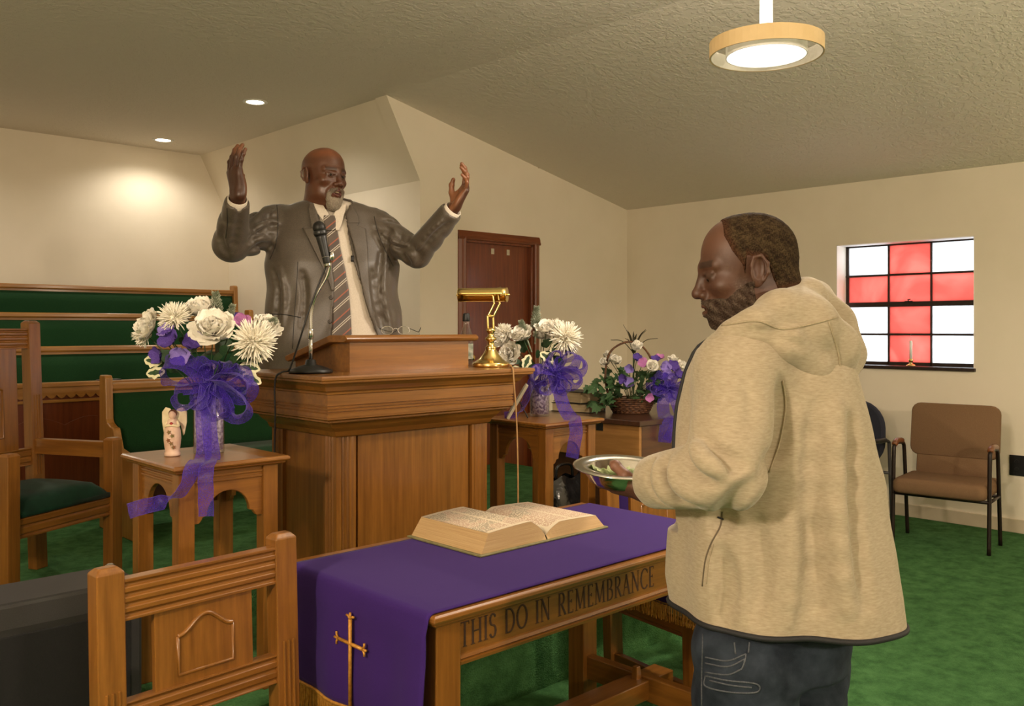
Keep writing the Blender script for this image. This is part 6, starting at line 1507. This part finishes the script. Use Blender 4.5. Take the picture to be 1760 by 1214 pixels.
    V2,Q2=f.mesh(2); ho=np_obj('hood',V2,Q2,M_hood,t,None,off); bh=bvh_of(V2,Q2)
    M_seam=mk('seam_thread',hexs(150,136,110),.9,col2=hexs(166,152,126),scale=200)
    drape(bh,[(1424,553),(1436,590),(1443,622),(1440,648)],1.97,1.5,.0022,'hood_seam',ho,M_seam,off)
    drape(bh,[(1240,560),(1300,552),(1345,566),(1400,556),(1440,545)],1.9,1.5,.0022,'hood_edge_seam',ho,M_seam,off)
    drape(bv,[(1345,655),(1350,700),(1340,760),(1322,812)],1.85,1.4,.0020,'sleeve_seam',hd,M_seam,off)
    # zip edge down the front, pocket
    def vline(pts,r,name,mat,par):
        P=[Vector(C3(*q))-Vector(off) for q in pts]; MB().tube(bez([tuple(p) for p in P],6),r,8).build(name,mat,par,smooth=True)
    fz=[]
    for py in range(572,800,12):
        best=None
        for tt in (2.06,):
            p=C3(1100,py,tt); h=bv.ray_cast(Vector((p[0]-.3,tt,p[2])),Vector((1,0,0)))
            if h[0] is not None: fz.append(h[0]-Vector((.002,0,0))-Vector(off))
    if len(fz)>2: MB().tube(fz,.0055,8).build('zip_edge',M_trim,hd,smooth=True)
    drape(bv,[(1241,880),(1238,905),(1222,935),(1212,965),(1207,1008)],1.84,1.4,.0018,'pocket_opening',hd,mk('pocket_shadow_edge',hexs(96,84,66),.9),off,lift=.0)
    drape(bv,[(1233,889),(1243,893)],1.84,1.4,.002,'pocket_bar_tack',hd,M_trim,off); drape(bv,[(1226,936),(1218,965),(1214,1004)],1.84,1.4,.0012,'pocket_stitching',hd,M_seam,off)
    # jeans and shoes
    f=Field((.2,1.6,.0),(1.0,2.5,1.0),.009)
    cx=C3(1330,0,2.03)[0]
    f.loft([(.74,cx,2.03,.16,.135),(.85,cx,2.03,.175,.14),(.95,cx,2.03,.165,.13)],R(-45),2.2)
    hl,hr=np.array((cx-.078,1.96,.80)),np.array((cx+.075,2.09,.80))
    wj=lambda t_,X,Y,Z:.004*np.sin(60*Z+9*X+4*np.sin(20*Y))
    f.chain([hl,hl+np.array((-.02,.0,-.35)),hl+np.array((-.0,-.0,-.77))],[.118,.098,.082],.03,wr=wj); f.chain([hr,hr+np.array((.0,.02,-.35)),hr+np.array((.0,.0,-.77))],[.118,.098,.082],.03,wr=wj)
    V,Q=f.mesh(2); M_jean=mk('dark_denim',hexs(26,32,42),.85,col2=hexs(50,58,70),scale=16,detail=6,bump=.2,bscale=400,bdist=.002,spec=.2)
    je=np_obj('jeans',V,Q,M_jean,t,None,off); bj=bvh_of(V,Q); M_st=mk('denim_stitch',hexs(84,88,96),.8,col2=hexs(60,64,72),scale=300)
    for pts in ([(1212,1130),(1250,1136),(1282,1124)],[(1212,1140),(1250,1146),(1280,1133)],[(1212,1156),(1250,1160),(1275,1150)],[(1282,1124),(1280,1136),(1275,1150)],[(1212,1162),(1250,1170),(1300,1176),(1300,1190),(1255,1190),(1213,1180),(1212,1162)],[(1220,1170),(1255,1178),(1292,1182)],[(1208,1090),(1207,1130),(1206,1170),(1206,1214)],[(1262,1104),(1264,1124)],[(1288,1104),(1286,1122)]):
        drape(bj,pts,1.86,1.4,.0018,'stitching',je,M_st,off)
    for hp in (hl,hr):
        p=hp+np.array((-.0,.0,-.77)); d=np.array((-.69,.72)); f=Field((p[0]-.25,p[1]-.2,0),(p[0]+.2,p[1]+.25,.13),.008)
        q=lambda a,z:(p[0]+d[0]*a,p[1]+d[1]*a,z); f.chain([q(-.05,.045),q(.06,.045),q(.15,.035)],[.045,.045,.034],.03); f.F[:]=np.maximum(f.F,(.003-f.ax[2])[None,None,:]); V,Q=f.mesh(2); np_obj('shoe',V,Q,M_black,t,None,off)
    return t
plate_man()
# ---- offering plate with notes
pc=C3(1072,803,2.10); t=thing('offering_plate','shallow silver offering plate with banknotes, held over the table','plate',w_of(pc),CR)
Mp=RX(R(5))@RY(R(2)); m=MB()
m.lathe([(.0,-.036),(.056,-.036),(.066,-.034),(.076,-.02),(.083,-.004),(.086,0),(.100,.003),(.116,.003),(.119,.0015),(.119,-.001),(.116,-.0025),(.1,-.0015),(.087,-.005),(.078,-.024),(.068,-.039),(.0,-.04)],64,M=Mp,cap=False)
m.build('dish',mk('polished_pewter',hexs(206,202,196),.16,1),t,smooth=True)
M_note=mk('banknote_paper',hexs(186,196,140),.7,col2=hexs(120,136,84),scale=55,detail=5,ramp=(.42,.62))
def note(label,loc,rz,curv,group='banknotes in the plate'):
    def f(u,v): return ((u-.5)*.10,(v-.5)*.05,curv*((u-.5)*2)**2+.004*math.sin(9*v+4*u))
    o=MB().grid(f,14,8).build('banknote',M_note,smooth=True,solid=.0004); q=Vector(w_of(pc))+RZ(CR)@Mp@Vector(loc); o.location=q; o.rotation_euler=(R(6),R(4),rz); tag(o,label,'banknote',group); return o
note('green banknote curling up at the left inside the plate',(-.022,.0,-.026),CR+1.3,.020)
note('pale green banknote lying flat across the plate',(.012,-.012,-.022),CR-.3,.010)
note('folded green banknote at the far side of the plate',(-.02,.03,-.024),CR+.25,.012)
